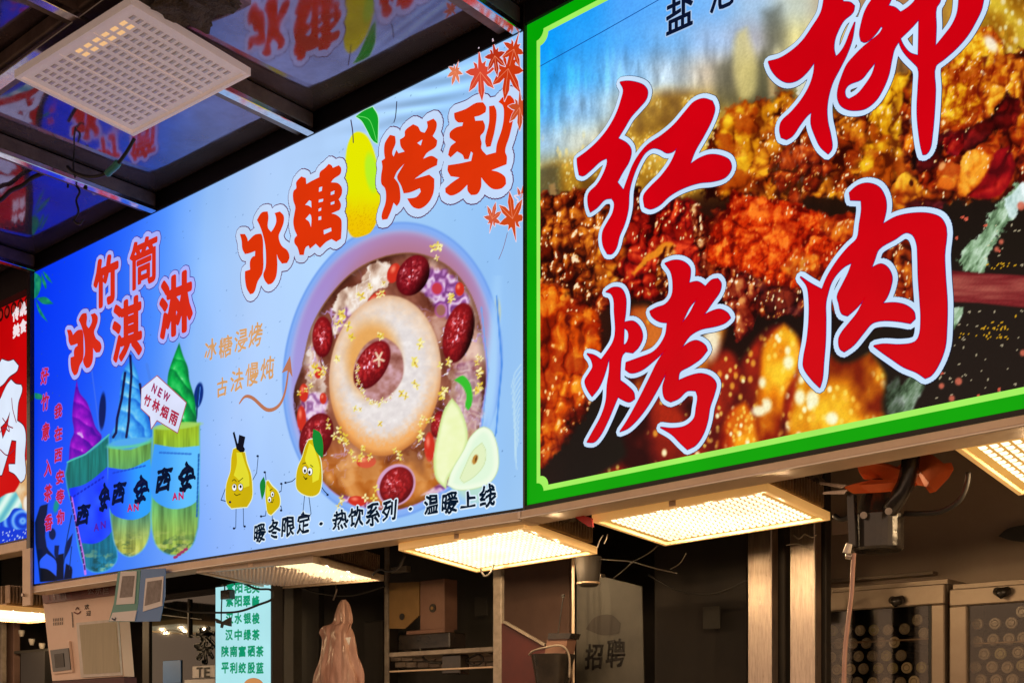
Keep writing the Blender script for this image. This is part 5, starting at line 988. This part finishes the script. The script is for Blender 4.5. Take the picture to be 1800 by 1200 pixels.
for q in ([(1480, 858), (1440, 850), (1441, 846), (1488, 852)], [(1484, 868), (1446, 868), (1447, 864), (1490, 860)]): slab('guard_arm', M['steel'], fan, q, .14, .006)
for x, y in ((1518, 905), (1562, 898)): MB().tube([uY(x, y, .16), uY(x, y, .175)], .009, 10).build('screw', M['alu'], fan)
cab('fan_cable', [(1590, 902), (1620, 902), (1655, 898), (1685, 880), (1698, 855), (1702, 830)], .26, .007, 'black cable running from the fan motor up to the beam')
cab('pull_cord', [(1501, 972), (1499, 1000), (1497, 1040), (1490, 1100), (1485, 1150), (1483, 1240)], .14, .0058, 'long pale cord hanging from the fan motor in front of the fridge', 'cord', 'bag')
pl = thing('plug', uY(1492, 968, .14), 'cream plug tied to the side of the fan motor', 'plug')
MB().tube([uY(1488, 972, .14), uY(1493, 955, .14)], [.010, .008], 10).build('plug_body', M['white'], pl, .001)
MB().tube([uY(1488, 976, .14), uY(1499, 978, .14)], [.009, .009], 10).build('plug_cap', M['alu'], pl, .001)

# ================================================================== STALL INTERIORS
# steel posts
def post(name, label, l, r, t, Y, mat, D=.05, cat='post', b=1330):
    x0 = uY(l, 1100, Y)[0]; x1 = uY(r, 1100, Y)[0]; o = bx(name, M[mat], None, x0, x1, Y, Y+D, 0.003, 2.55, .003); return tag(o, label, cat)
post('steel_post', 'polished steel post left of the dark gap under the middle lit lamp', 1314, 1356, 0, .98, 'steel')
post('steel_post', 'wider polished steel post just left of the bottle fridge', 1388, 1432, 0, .97, 'steel')
post('door_frame', 'dark narrow door frame between the two steel posts', 1358, 1380, 0, 1.05, 'walldark', .04, 'door frame')
post('door_frame', 'dark door frame touching the bottle fridge on its left', 1434, 1452, 0, 1.05, 'walldark', .04, 'door frame')
post('white_post', 'slim whitish post under the right corner of the first lit lamp', 866, 881, 0, .62, 'whitepaint', .02)
post('conduit_pipe', 'thin white conduit pipe beside the yellow card', 675, 682, 0, .9, 'whitepaint', .012, 'pipe')
post('glass_edge', 'thin bright vertical glass edge left of the recruitment poster', 1004, 1009, 0, .62, 'alubeam', .006, 'window edge')
post('corner_post', 'dim grey post left of the hanging pink bag', 499, 516, 0, .8, 'wallgrey', .05)
# fridges
def fridge(label, l, r, t, gl, gr, gt, pts, lab2):
    Y = 1.42; f = thing('bottle_fridge', uY((l+r)/2, 1200, Y), label, 'fridge')
    x0, x1 = uY(l, 1100, Y)[0], uY(r, 1100, Y)[0]; zt = uY(l, t, Y)[2]; a, b = uY(gl, 1100, Y)[0], uY(gr, 1100, Y)[0]; g_ = uY(gl, gt, Y)[2]
    bx('back_panel', M['black'], f, x0, x1, Y+.29, Y+.31, .5, zt, 0); bx('side_panel', M['fridgeframe'], f, x0, x0+.01, Y+.012, Y+.29, .5, zt); bx('side_panel', M['fridgeframe'], f, x1-.01, x1, Y+.012, Y+.29, .5, zt)
    bx('top_panel', M['fridgeframe'], f, x0, x1, Y+.012, Y+.29, zt+.001, zt+.02)
    d = bx('door_frame', M['fridgeframe'], f, x0, x1, Y-.02, Y+.01, g_, zt, .004)
    bx('frame_side', M['fridgeframe'], f, x0, a, Y-.02, Y+.01, .5, g_-.0005, .004); bx('frame_side', M['fridgeframe'], f, b, x1, Y-.02, Y+.01, .5, g_-.0005, .004)
    bx('inner_gasket', M['black'], f, b-.012, b-.001, Y-.012, Y+.008, .5, g_-.002, .001)
    bx('shelf', M['fin'], f, a+.001, b-.013, Y+.04, Y+.28, uY(gl, 1128, Y)[2]-.006, uY(gl, 1128, Y)[2])
    MB().box(a, b, Y-.004, Y, .5, g_-.0006).build('door_pane', M['pane'], f)
    rows = {}
    for x, y, k in pts: rows.setdefault(lab2(y, k).split(' in the ')[1], []).append(x)
    ORD = ('first', 'second', 'third', 'fourth', 'fifth', 'sixth', 'seventh', 'eighth', 'ninth')
    for x, y, k in pts:
        q = uY(x, y, Y+.05); rw = lab2(y, k).split(' in the ')[1]; nth = ORD[sorted(rows[rw]).index(x)]
        bt = thing('bottle', q, '%s, %s from the left in the %s' % (lab2(y, k).split(' in the ')[0], nth, rw), 'bottle', 'bottles lying end on in the two fridges')
        rr = .0212; MB().tube([q, (q[0], q[1]+.2, q[2])], rr, 16).build('bottle_body', M['bottle'], bt, smooth=False)
        mt = M[('capA', 'capB', 'capC')[k]]
        MB().tube([(q[0], q[1]-.004, q[2]), (q[0], q[1], q[2])], [rr*.86, rr*.97], 18).build('bottle_base', mt, bt)
        v = []; f_ = []
        for i in range(18):
            t = i*2*math.pi/18
            for rad, dy in ((rr*.62, -.0042), (rr*.54, -.008), (rr*.44, -.0042)): v.append((q[0]+rad*math.cos(t), q[1]+dy, q[2]+rad*math.sin(t)))
        for i in range(18):
            j = (i+1) % 18
            f_ += [(3*i, 3*j, 3*j+1, 3*i+1), (3*i+1, 3*j+1, 3*j+2, 3*i+2)]
        mesh_obj('base_ring', v, f_, M['capring'], bt)
    return f
def pane_mat():
    m = bpy.data.materials.new('clear_door_glass'); m.use_nodes = True; nt = m.node_tree; nt.nodes.clear(); t = nt.nodes.new('ShaderNodeBsdfTransparent'); g_ = nt.nodes.new('ShaderNodeBsdfGlossy'); x = nt.nodes.new('ShaderNodeMixShader'); o = nt.nodes.new('ShaderNodeOutputMaterial'); f = nt.nodes.new('ShaderNodeFresnel')
    t.inputs[0].default_value = (.85, .83, .78, 1); g_.inputs[1].default_value = .06; nt.links.new(f.outputs[0], x.inputs[0]); nt.links.new(t.outputs[0], x.inputs[1]); nt.links.new(g_.outputs[0], x.inputs[2]); nt.links.new(x.outputs[0], o.inputs[0]); return m
M['pane'] = pane_mat()
s8 = lambda L: [(1350+x*.4, 720+y*.4, k) for x, y, k in L]
KN = ('greenish glass', 'dull grey', 'pale cream')
def lab_left(y, k): return '%s bottle end in the %s row of the left fridge' % (KN[k], ('top', 'second', 'third', 'fourth', 'lowest')[min(4, max(0, int((y-1094)/22)))])
def lab_right(y, k): return '%s bottle end in the %s row of the right fridge' % (KN[k], ('top', 'second', 'third', 'fourth', 'lowest')[min(4, max(0, int((y-1084)/24)))])
fridge('left fridge with a champagne frame, full of bottle ends behind its glass', 1440, 1664, 1043, 1446, 1640, 1076,
       s8([(657, 922, 1), (285, 970, 0), (345, 968, 1), (405, 968, 1), (465, 966, 0), (527, 966, 1), (600, 962, 1), (685, 980, 1), (252, 1028, 1), (312, 1026, 1), (372, 1026, 1), (432, 1024, 1), (495, 1022, 1), (555, 1020, 2), (278, 1086, 2), (338, 1084, 1), (398, 1082, 1), (458, 1080, 1), (520, 1080, 0), (585, 1078, 1),
           (303, 1140, 2), (362, 1138, 2), (420, 1136, 1), (485, 1134, 0), (548, 1134, 0), (610, 1132, 2), (675, 1130, 0), (272, 1192, 1), (332, 1192, 2), (395, 1196, 1), (460, 1198, 2), (520, 1198, 1), (582, 1196, 1), (642, 1192, 2)]), lab_left)
fridge('right fridge with a champagne frame, dim bottle ends behind darker glass', 1672, 1900, 1036, 1703, 1872, 1064,
       s8([(920, 940, 1), (998, 938, 1), (1070, 935, 1), (1117, 885, 1), (920, 1018, 1), (990, 1008, 1), (1060, 1005, 1), (1122, 1000, 1), (950, 1072, 1), (1022, 1070, 0), (1100, 1064, 1), (910, 1130, 1), (985, 1128, 1), (1052, 1130, 1), (1118, 1122, 0), (935, 1186, 1), (1004, 1186, 1), (1074, 1184, 1)]), lab_right)
for (x, y, lb) in ((1578, 1058, 'small black camera dome on the frame top of the left fridge'), (1763, 1043, 'small black latch on the frame top of the right fridge')):
    q = uY(x, y, 1.39); o = MB().tube([(q[0]-.02, q[1], q[2]+.01), (q[0], q[1]-.02, q[2]), (q[0]+.02, q[1], q[2]+.01)], [.014, .019, .014], 12).build('door_latch', M['blackgloss'], None, smooth=True); tag(o, lb, 'latch')
o = pxbox('wall_rail', M['fridgeframe'], None, 1452, 1640, 1010, 1017, 1.70, .04); tag(o, 'low ledge rail on the beige wall above the left fridge', 'rail')
o = pxbox('dark_ledge', M['walldark'], None, 1446, 1900, 1046, 1056, 1.60, .10); tag(o, 'dark ledge strip above the two fridges', 'ledge')
o = slab('wall_vent', M['wallgrey'], None, smooth_closed([(1755, 942), (1768, 930), (1800, 922), (1840, 922), (1840, 950), (1775, 948)]), 1.70, .04); tag(o, 'grey oval vent cover on the beige wall at the right edge', 'vent')
o = pxbox('wall_notice', M['beige'], None, 1462, 1500, 910, 938, 1.70, .012); tag(o, 'small faded notice on the beige wall behind the fan motor', 'notice')
o = MB().box(.95, 2.6, 1.0, 1.12, 2.43, 2.46).build('roof_duct', M['alu'], None, .003); tag(o, 'pale metal duct edge under the stall roof behind the fan', 'duct')

# menu lightbox
YM = .42; mn = thing('menu_lightbox', uY(426, 1200, YM), 'glowing pale cyan menu board with green tea names', 'menu')
a = uY(379, 1100, YM); b = uY(475, 1100, YM); zt = uY(426, 1026, YM)[2]; zbm = uY(426, 1300, YM)[2]
bx('menu_casing', M['black'], mn, a[0]-.008, b[0]+.008, YM+.003, YM+.06, zbm-.01, zt+.01)
MB().box(a[0], b[0], YM, YM+.0025, zbm, zt).build('menu_face', emissive('lit_menu_face', 'AEE6EC', 1.0, .05), mn)
for txt, xs, y in (('紫阳毛尖', (405, 420, 436, 450), 1032), ('紫阳翠峰', (404, 419, 434, 450), 1056), ('汉水银梭', (404, 419, 435, 450), 1086), ('汉中绿茶', (403, 419, 435, 450), 1115), ('陕南富硒茶', (396, 411, 426, 442, 457), 1144), ('平利绞股蓝', (396, 411, 426, 442, 457), 1173)):
    for ch, x in zip(txt, xs): char(ch, mn, x, y, 12, 18, [(.0022, '0C9468')], base=YM)
o = decal('printed_teapot', mn, [[(446+18*math.cos(t*.5236), 1206+15*math.sin(t*.5236)) for t in range(12)]], [(.001, 'A05828'), (0, 'C88850')], y0=YM-.001, base=YM)
# cables and a small black box in front of the menu
cab('menu_cable', [(390, 1028), (420, 1022), (450, 1034), (476, 1036), (478, 1052), (455, 1062), (420, 1074), (380, 1076), (330, 1074), (290, 1066)], .34, .0048, 'looping black cable hanging in front of the menu board')
jb = thing('junction_box', uY(395, 1042, .33), 'small black junction box on a drop wire in front of the menu board', 'box')
pxbox('box_body', M['blackgloss'], jb, 387, 403, 1036, 1052, .33, .03); MB().tube([uY(395, 1020, .345), uY(395, 1037, .345)], .003, 6).build('drop_wire', M['rubber'], jb)
MB().tube(cr([uY(390, 1051, .345), uY(389, 1075, .345), uY(389, 1090, .345)], 3), .003, 6).build('drop_wire', M['rubber'], jb)
cl_ = thing('cable_clip', uY(392, 1092, .33), 'black butterfly shaped cable clip hanging over the menu', 'clip')
slab('clip_wing', M['rubber'], cl_, [(378, 1086), (390, 1092), (404, 1084), (404, 1100), (392, 1097), (380, 1094)], .33, .01); slab('clip_tail', M['rubber'], cl_, [(388, 1096), (392, 1096), (390, 1103), (387, 1102)], .334, .006)

# beige order cabinet with a dark red header
YC = .12; cb = thing('order_cabinet', uY(150, 1200, YC), 'beige cabinet with dark red header, small grey screen and pale curtained window', 'cabinet')
slab('cabinet_body', M['beige'], cb, [(76, 1060), (206, 1044), (218, 1188), (92, 1196)], YC, .05)
slab('header', M['maroon'], cb, [(71, 1029), (206, 1010), (207, 1044), (76, 1060)], YC-.012, .06)
slab('window_frame', M['white'], cb, [(134, 1094), (206, 1087), (213, 1186), (142, 1190)], YC-.010, .008)
slab('curtain', M['curtain'], cb, [(139, 1098), (203, 1092), (210, 1180), (147, 1184)], YC-.014, .004)
slab('screen_frame', M['beige'], cb, [(84, 1131), (121, 1126), (127, 1180), (91, 1184)], YC-.012, .010)
slab('screen', M['glassdark'], cb, [(88, 1142), (120, 1138), (124, 1176), (93, 1180)], YC-.016, .0035)
slab('screen_patch', M['wallgrey'], cb, [(95, 1149), (111, 1147), (113, 1171), (97, 1173)], YC-.018, .0015)
slab('lower_panel', M['redpanel'], cb, [(92, 1197), (218, 1189), (224, 1290), (100, 1300)], YC-.008, .06)
for ch, x in zip('公示栏', (160, 173, 186)): char(ch, cb, x, 1038, 11, 11, [(.0008, M['inkwhite'])], base=YC-.013)
for k in range(5): stroke('header_mark', cb, [(84+k*10, 1040-k*1.2), (87+k*10, 1054-k*1.2)], 2.2, M['inkwhite'] if k % 2 else M['inkred'], base=YC-.013)
for r_ in range(2):
    for k in range(6): stroke('small_print', cb, [(95+k*3.1, 1087+r_*7-k*.3), (95.1+k*3.1, 1091+r_*7-k*.3)], 2, M['ink'], base=YC, sm=False)
for k in range(3): stroke('small_print', cb, [(127.5+k*.6, 1076+k*9), (128+k*.6, 1083+k*9)], 2.6, M['ink'], base=YC, sm=False)
stroke('lotus_mark', cb, [(131, 1075), (137, 1078), (143, 1074)], 2, M['inkred'], base=YC); stroke('lotus_mark', cb, [(134, 1071), (137, 1067), (140, 1071)], 2, M['inkred'], base=YC)
for k, ch in enumerate('欢迎'): char(ch, cb, 153+k*3, 1066+k*11, 8, 9, [(.0006, M['ink'])], base=YC)
# two payment cards hanging from the beam
pc = thing('payment_cards', uY(240, 1000, -.03), 'pair of curling payment cards, one green and one blue, hanging under the sign', 'cards')
slab('card', M['green'], pc, [(207, 1004), (247, 1000), (242, 1064), (236, 1092), (191, 1092), (200, 1060)], -.035, .002)
slab('card', M['blue'], pc, [(248, 1000), (291, 998), (290, 1048), (281, 1091), (237, 1092), (243, 1062)], -.035, .002)
slab('white_panel', M['paper'], pc, [(212, 1004), (240, 1003), (236, 1060), (204, 1062)], -.0385, .003); slab('grey_square', M['qr'], pc, [(215, 1012), (236, 1011), (232, 1048), (210, 1050)], -.0405, .0015)
slab('white_panel', M['paper'], pc, [(256, 1016), (287, 1012), (284, 1064), (251, 1074)], -.0385, .003); slab('grey_square', M['qr'], pc, [(259, 1022), (284, 1018), (281, 1056), (254, 1064)], -.0405, .0015)
slab('white_band', M['paper'], pc, [(198, 1076), (240, 1072), (236, 1091), (192, 1091)], -.0385, .003)
stroke('card_logo', pc, [(198, 1086), (202, 1089), (204, 1085)], 2.4, M['blue'], base=-.039)

# dark shop window with white sign reading TE and the character for tea
YW = .75; gw = thing('shop_window', uY(330, 1200, YW), 'dark green tinted shop window with lettering TE and a brush written tea character', 'window')
pxbox('window_pane', M['glassdark'], gw, 262, 380, 1050, 1300, YW, .01, 0)
pxbox('window_frame', M['walldark'], gw, 250, 262, 1040, 1300, YW-.01, .04); pxbox('window_frame', M['walldark'], gw, 262, 378, 1040, 1050, YW-.01, .04); pxbox('mullion', M['wallgrey'], gw, 329, 332, 1052, 1120, YW-.012, .01)
pxbox('white_strip', M['paper'], gw, 338, 378, 1169, 1190, YW-.006, .004); pxbox('white_strip', M['paper'], gw, 324, 378, 1193, 1215, YW-.006, .004)
for ch, x in (('T', 351), ('E', 364)): char(ch, gw, x, 1181, 10, 17, [(.0015, M['ink'])], base=YW-.008)
char('茶', gw, 360, 1133, 34, 60, [(.006, M['ink'])], base=YW-.003, wave=.05)
pxbox('blue_sticker', M['blue'], gw, 286, 318, 1160, 1200, YW-.006, .004)
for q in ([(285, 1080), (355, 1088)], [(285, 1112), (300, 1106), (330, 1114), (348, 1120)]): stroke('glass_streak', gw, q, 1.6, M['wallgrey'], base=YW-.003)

# far left stall
o = pxbox('dim_cabinet', M['wallgrey'], None, -60, 36, 978, 1036, .6, .2); tag(o, 'dim grey metal cabinet seen under the red sign', 'cabinet')
post('left_post', 'pale worn post at the lower left edge of the photo', -14, 3, 0, .60, 'whitepaint', .03); post('left_post', 'broad brownish post at the lower left', 5, 24, 0, .66, 'wallpink', .04)
o = pxbox('dark_counter', M['black'], None, 36, 78, 1145, 1300, .5, .3); tag(o, 'black counter beside the beige cabinet', 'counter')
for x, y, r, lb in ((38, 1112, 4, 'small white knob on the rack left of the beige cabinet'), (56, 1127, 5, 'pale yellow cup on the rack left of the beige cabinet'), (74, 1135, 6, 'white porcelain cup on the rack left of the beige cabinet')):
    q = uY(x, y, .7); o = MB().tube([(q[0], q[1], q[2]-.02), (q[0], q[1], q[2]), (q[0], q[1], q[2]+.016)], [.010, .016, .018], 12).build('cup', M['white'], None, smooth=True); tag(o, lb, 'cup')
o = pxbox('rack_board', M['wallgrey'], None, 24, 84, 1141, 1146, .66, .12); tag(o, 'thin grey rack board holding cups', 'shelf')
cab('stall_cable', [(-20, 984), (0, 982), (20, 978), (40, 976), (58, 980), (64, 1010), (62, 1040)], .12, .005, 'black cable under the beam of the red sign')

# pink plastic bag hanging in the middle
def loft(name, rows, Y, mat, label, cat, dep=.35, n=28, wr=.07, seed=1):
    rg = random.Random(seed); v = []; f = []; R_ = cr(rows, 4)
    for i, (y, l, r) in enumerate(R_):
        a = uY(l, y, Y); b = uY(r, y, Y); cx_ = (a[0]+b[0])/2; w_ = (b[0]-a[0])/2
        for k in range(n):
            t = k*2*math.pi/n; q = 1+wr*math.sin(3*t+i*.25)+wr*.7*math.sin(7*t-i*.17+1)+wr*.3*math.sin(11*t+i*.4); pl_ = wr*(1.3*math.sin(9*t+1.3*math.sin(i*.3)+i*.06)+.7*abs(math.sin(8.5*t-i*.11+math.sin(i*.23)))+.35*math.sin(23*t+i*.4))*min(1, i/8); v.append((cx_+w_*math.cos(t)*(1+(q-1)*.5+pl_*.35), Y+.05+w_*dep*math.sin(t)*(q*1.2+pl_), a[2]))
    m_ = len(R_)
    for i in range(m_-1):
        for k in range(n): f.append((i*n+k, i*n+(k+1) % n, (i+1)*n+(k+1) % n, (i+1)*n+k))
    f += [tuple(range(n)), tuple((m_-1)*n+k for k in range(n-1, -1, -1))]
    mm = MB(); mm.add(v, f); o = mm.build(name, M[mat], None, smooth=True); return tag(o, label, cat)
loft('plastic_bag', [(1052, 584, 591), (1062, 578, 597), (1080, 573, 601), (1094, 570, 602), (1100, 553, 601), (1110, 549, 601), (1122, 553, 603), (1150, 550, 609), (1175, 545, 614), (1200, 542, 618), (1240, 540, 620)], .62, 'bag', 'crumpled pink plastic bag hanging below the mostly dark lamp', 'bag', .20, 120, .13)
tag(MB().tube(cr([uY(586, 1054, .66), uY(592, 1035, .66), uY(586, 1018, .66)], 4), .004, 6).build('bag_hook', M['steel'], None), 'steel hook holding the pink plastic bag', 'hook')
tag(slab('torn_tag', M['paper'], None, [(607, 1120), (616, 1119), (613, 1133)], .60, .003), 'tiny torn white tag beside the pink bag', 'tag')
# shelf with cards and a black router
sh = thing('wall_shelf', uY(770, 1160, .8), 'grimy white wall shelf with tiles below and cables on it', 'shelf')
pxbox('shelf_board', M['whitepaint'], sh, 684, 866, 1141, 1149, .78, .22)
for k in range(9): 
    for r_ in range(2): pxbox('tile', M['brick'], sh, 686+k*20+(r_*8), 704+k*20+(r_*8), 1152+r_*11, 1161+r_*11, .98+.002*((k*3+r_) % 3), .02)
pxbox('shelf_lip', M['alubeam'], sh, 684, 866, 1174, 1177, .79, .02)
cbx = thing('control_box', uY(745, 1140, .84), 'black control box with a bent cable on the wall shelf', 'box')
pxbox('box_body', M['blackgloss'], cbx, 700, 790, 1113, 1140, .84, .10, .004); MB().tube(cr([uY(739, 1139, .82), uY(742, 1152, .82), uY(754, 1163, .82), uY(776, 1165, .82)], 4), .005, 6).build('cord', M['rubber'], cbx)
o = pxbox('adapter', M['blackgloss'], None, 776, 808, 1150, 1184, .80, .06, .005); tag(o, 'black square adapter on the shelf lip', 'adapter')
o = slab('yellow_card', M['yellowcard'], None, [(684, 1024), (737, 1022), (737, 1080), (712, 1104), (684, 1104)], .86, .006); tag(o, 'yellow brown card with a hole pinned on the dark wall', 'card')
q = uY(706, 1083, .855); MB().tube([(q[0], q[1], q[2]), (q[0], q[1]+.003, q[2])], .014, 14).build('hole', M['black'], o)
pb = thing('pink_box', uY(758, 1112, .9), 'pinkish cardboard box with a round hole beside the yellow card', 'box')
pxbox('box_body', M['pinkbox'], pb, 738, 781, 1018, 1106, .86, .08, .003); pxbox('lower_flap', M['pinkbox'], pb, 714, 781, 1106, 1113, .85, .06, .002); q = uY(760, 1068, .855); MB().tube([q, (q[0], q[1]+.004, q[2])], .018, 16).build('round_hole', M['walldark'], pb); MB().tube([(q[0], q[1]-.004, q[2]), (q[0], q[1], q[2])], .007, 10).build('knob', M['yellowcard'], pb)
cab('shelf_cable', [(800, 1150), (825, 1144), (850, 1156), (838, 1168), (820, 1160), (850, 1146), (866, 1148)], .84, .004, 'tangled thin black cable on the wall shelf', 'cable')
o = pxbox('dark_shelf_box', M['walldark'], None, 640, 672, 1092, 1200, 1.0, .1); tag(o, 'dim violet grey box left of the conduit pipe', 'box')
# red panel, scale device, bucket
o = slab('slanted_board', M['redpanel'], None, [(882, 1095), (985, 1152), (1000, 1200), (1000, 1260), (882, 1260)], .62, .02); tag(o, 'dark red slanted panel behind the whitish post', 'panel')
o = slab('slanted_rail', M['whitepaint'], None, [(883, 1093), (886, 1090), (958, 1131), (956, 1135)], .60, .012); tag(o, 'thin pale rail along the slanted edge of the red panel', 'rail')
dv = thing('handheld_device', uY(977, 1170, .55), 'beige boxy handset with black top and a thin antenna', 'device')
slab('device_body', M['pinkbox'], dv, [(962, 1122), (998, 1120), (990, 1166), (955, 1162)], .55, .05); slab('device_top', M['blackgloss'], dv, [(964, 1112), (1004, 1112), (1000, 1122), (962, 1123)], .545, .055)
MB().tube([uY(981, 1112, .57), uY(990, 1048, .57)], .0022, 6).build('antenna', M['rubber'], dv); MB().tube([uY(990, 1050, .57), uY(990, 1044, .57)], .006, 8).build('antenna_tip', M['rubber'], dv)
loft('black_bucket', [(1150, 926, 986), (1153, 927, 986), (1175, 930, 982), (1210, 934, 978)], .52, 'blackgloss', 'black bucket with a crumpled liner below the handset', 'bucket', .9, wr=0)
tag(cable('bucket_liner', M['whitepaint'], cr([uY(930, 1150, .56), uY(938, 1143, .54), uY(960, 1137, .52), uY(986, 1134, .54), (uY(1000, 1150, .56)), uY(1001, 1190, .56)], 5), .004), 'pale crumpled liner edge and tube on the black bucket', 'liner')
gc = thing('grey_cup', uY(1034, 1030, .50), 'translucent grey plastic cup fixed under the beam between the two lit lamps', 'cup')
MB().tube([uY(1034, 1030, .50), uY(1034, 1024, .50), uY(1034, 978, .50)], [.030, .036, .046], 20).build('cup_body', M['walldark'], gc, .002, True); MB().tube([uY(1034, 1026, .50), uY(1034, 1023, .50)], [.039, .039], 20).build('cup_ring', M['fin'], gc)
for lbw, (q, r) in zip(('long bare wire stretched to the right below the middle lit lamp', 'short bare wire end slanting down left below the middle lit lamp', 'bare wire rising to the underside of the middle lit lamp', 'bare wire end curling up at the right of the wire tangle'), (([(1048, 982), (1080, 984), (1112, 987), (1150, 998), (1190, 1007)], .002), ([(1112, 987), (1098, 1000), (1078, 1016)], .0016), ([(1112, 987), (1140, 972), (1160, 955)], .0014), ([(1178, 1000), (1195, 990), (1206, 972)], .0013))):
    cab('bare_wire', q, .5, r, lbw, 'wire', 'blackgloss')['group'] = 'bare wires under the lamp'
for q, lb in (([(1050, 962), (1054, 950), (1060, 940)], 'longer left one of two pale cable tie ends above the grey cup'), ([(1062, 955), (1066, 946), (1068, 938)], 'shorter right one of two pale cable tie ends above the grey cup')): cab('cable_tie', q, .3, .0016, lb, 'cable tie', 'white')['group'] = 'cable ties'
# recruitment poster
ps = thing('recruitment_poster', uY(1075, 1200, .7), 'dim grey recruitment poster with two black brush characters', 'poster')
slab('poster_sheet', M['poster'], ps, [(1014, 1020), (1064, 1014), (1128, 1030), (1134, 1300), (1012, 1300)], .70, .004)
char('招', ps, 1044, 1153, 29, 44, [(.0022, M['ink'])], base=.70, wave=.02, skew=.1); char('聘', ps, 1082, 1147, 32, 48, [(.0022, M['ink'])], base=.70, wave=.02, skew=.1)
o = decal('ink_picture', ps, [[(1030, 1105), (1045, 1085), (1075, 1080), (1092, 1095), (1088, 1112), (1060, 1116)]], [(0, M['walldark'])], y0=.6985, base=.70)

# ================================================================== SMALL CLUTTER UNDER THE SIGNS
def lump(name, mat, px, py, Y, r, label, cat, seed, sx=1., sy=1., sz=1., par=None):
    b = bmesh.new(); bmesh.ops.create_icosphere(b, subdivisions=3, radius=1); rg = random.Random(seed)
    for v in b.verts:
        n_ = v.co.normalized(); k = r*(1+.30*math.sin(n_.x*7+seed)+.22*math.sin(n_.z*13+n_.y*9)+.12*rg.random()); v.co = Vector((n_.x*k*sx, n_.y*k*sy, n_.z*k*sz))
    me = bpy.data.meshes.new(name); b.to_mesh(me); b.free(); me.materials.append(M[mat]); o = bpy.data.objects.new(name, me); COL.objects.link(o); o.location = uY(px, py, Y); return tag(o, label, cat)
M['yellowcloth'] = principled('yellow_cloth', (.42, .34, .03), .8, col2=(.30, .24, .02), nscale=30, bump=.5)
lump('cloth_knot', 'yellowcloth', 372, 991, .04, .020, 'small yellow cloth knot tied above the mostly dark lamp', 'knot', 3, 1.3, .8, .8)
lump('dust_clump', 'dirt', 1422, 842, .62, .045, 'furry dust clump hanging on the right end of the middle lit lamp', 'dust', 5, .8, 1.2, .9)
lump('dust_clump', 'dirt', 985, 905, .26, .034, 'furry dust clump on the heat sink of the lamp at the sign joint', 'dust', 9, 1.3, 1, .7)
cab('lamp_cable', [(845, 1000), (852, 1012), (862, 1006), (868, 992)], .40, .004, 'short black cable behind the back corner of the first lit lamp')
cab('lamp_cable', [(655, 1010), (668, 1000), (684, 1004), (702, 996), (712, 975)], .22, .004, 'black cable linking the dark lamp to the first lit lamp')
cab('lamp_cable', [(1466, 905), (1478, 912), (1494, 905), (1500, 880)], .30, .007, 'twin black cable between the middle lit lamp and the fan motor')
cab('twist_wire', [(1395, 940), (1405, 946), (1415, 938), (1428, 944), (1436, 938)], .93, .0022, 'thin pale wire twisted round the top of the wider steel post', 'wire', 'alu')
cab('twist_wire', [(1382, 958), (1400, 955), (1416, 962), (1424, 966)], .93, .0022, 'thin pale wire end across the wider steel post', 'wire', 'alu')
cab('sagging_cable', [(500, 1020), (560, 1042), (620, 1046), (676, 1030)], .75, .004, 'sagging black cable behind the pink plastic bag')
cab('sagging_cable', [(1140, 1010), (1200, 1040), (1260, 1042), (1312, 1020)], 1.0, .004, 'sagging black cable in the dark gap right of the poster')
for x, y, a, b, lb in ((700, 1000, 14, 5, 'small white pipe clamp at the top of the conduit pipe'), (1046, 1012, 10, 4, 'small steel clamp beside the grey plastic cup')):
    o = pxbox('pipe_clamp', M['alu'], None, x-a, x+a, y-b, y+b, .85, .03); tag(o, lb, 'clamp')
for k, (x, y, ww, hh, Y, mt, lb) in enumerate(((720, 960, 26, 20, .9, 'pinkbox', 'small brown carton on the high ledge behind the first lit lamp'), (1250, 1085, 30, 40, 1.2, 'poster', 'faint dark notice taped on the dark panel left of the steel post'), (845, 1065, 22, 34, 1.2, 'wallgrey', 'dim grey notice on the wall above the grimy shelf'))):
    o = pxbox('notice' if k else 'carton', M[mt], None, x-ww/2, x+ww/2, y-hh/2, y+hh/2, Y, .006 if k else .06); tag(o, lb, 'notice' if k else 'carton')
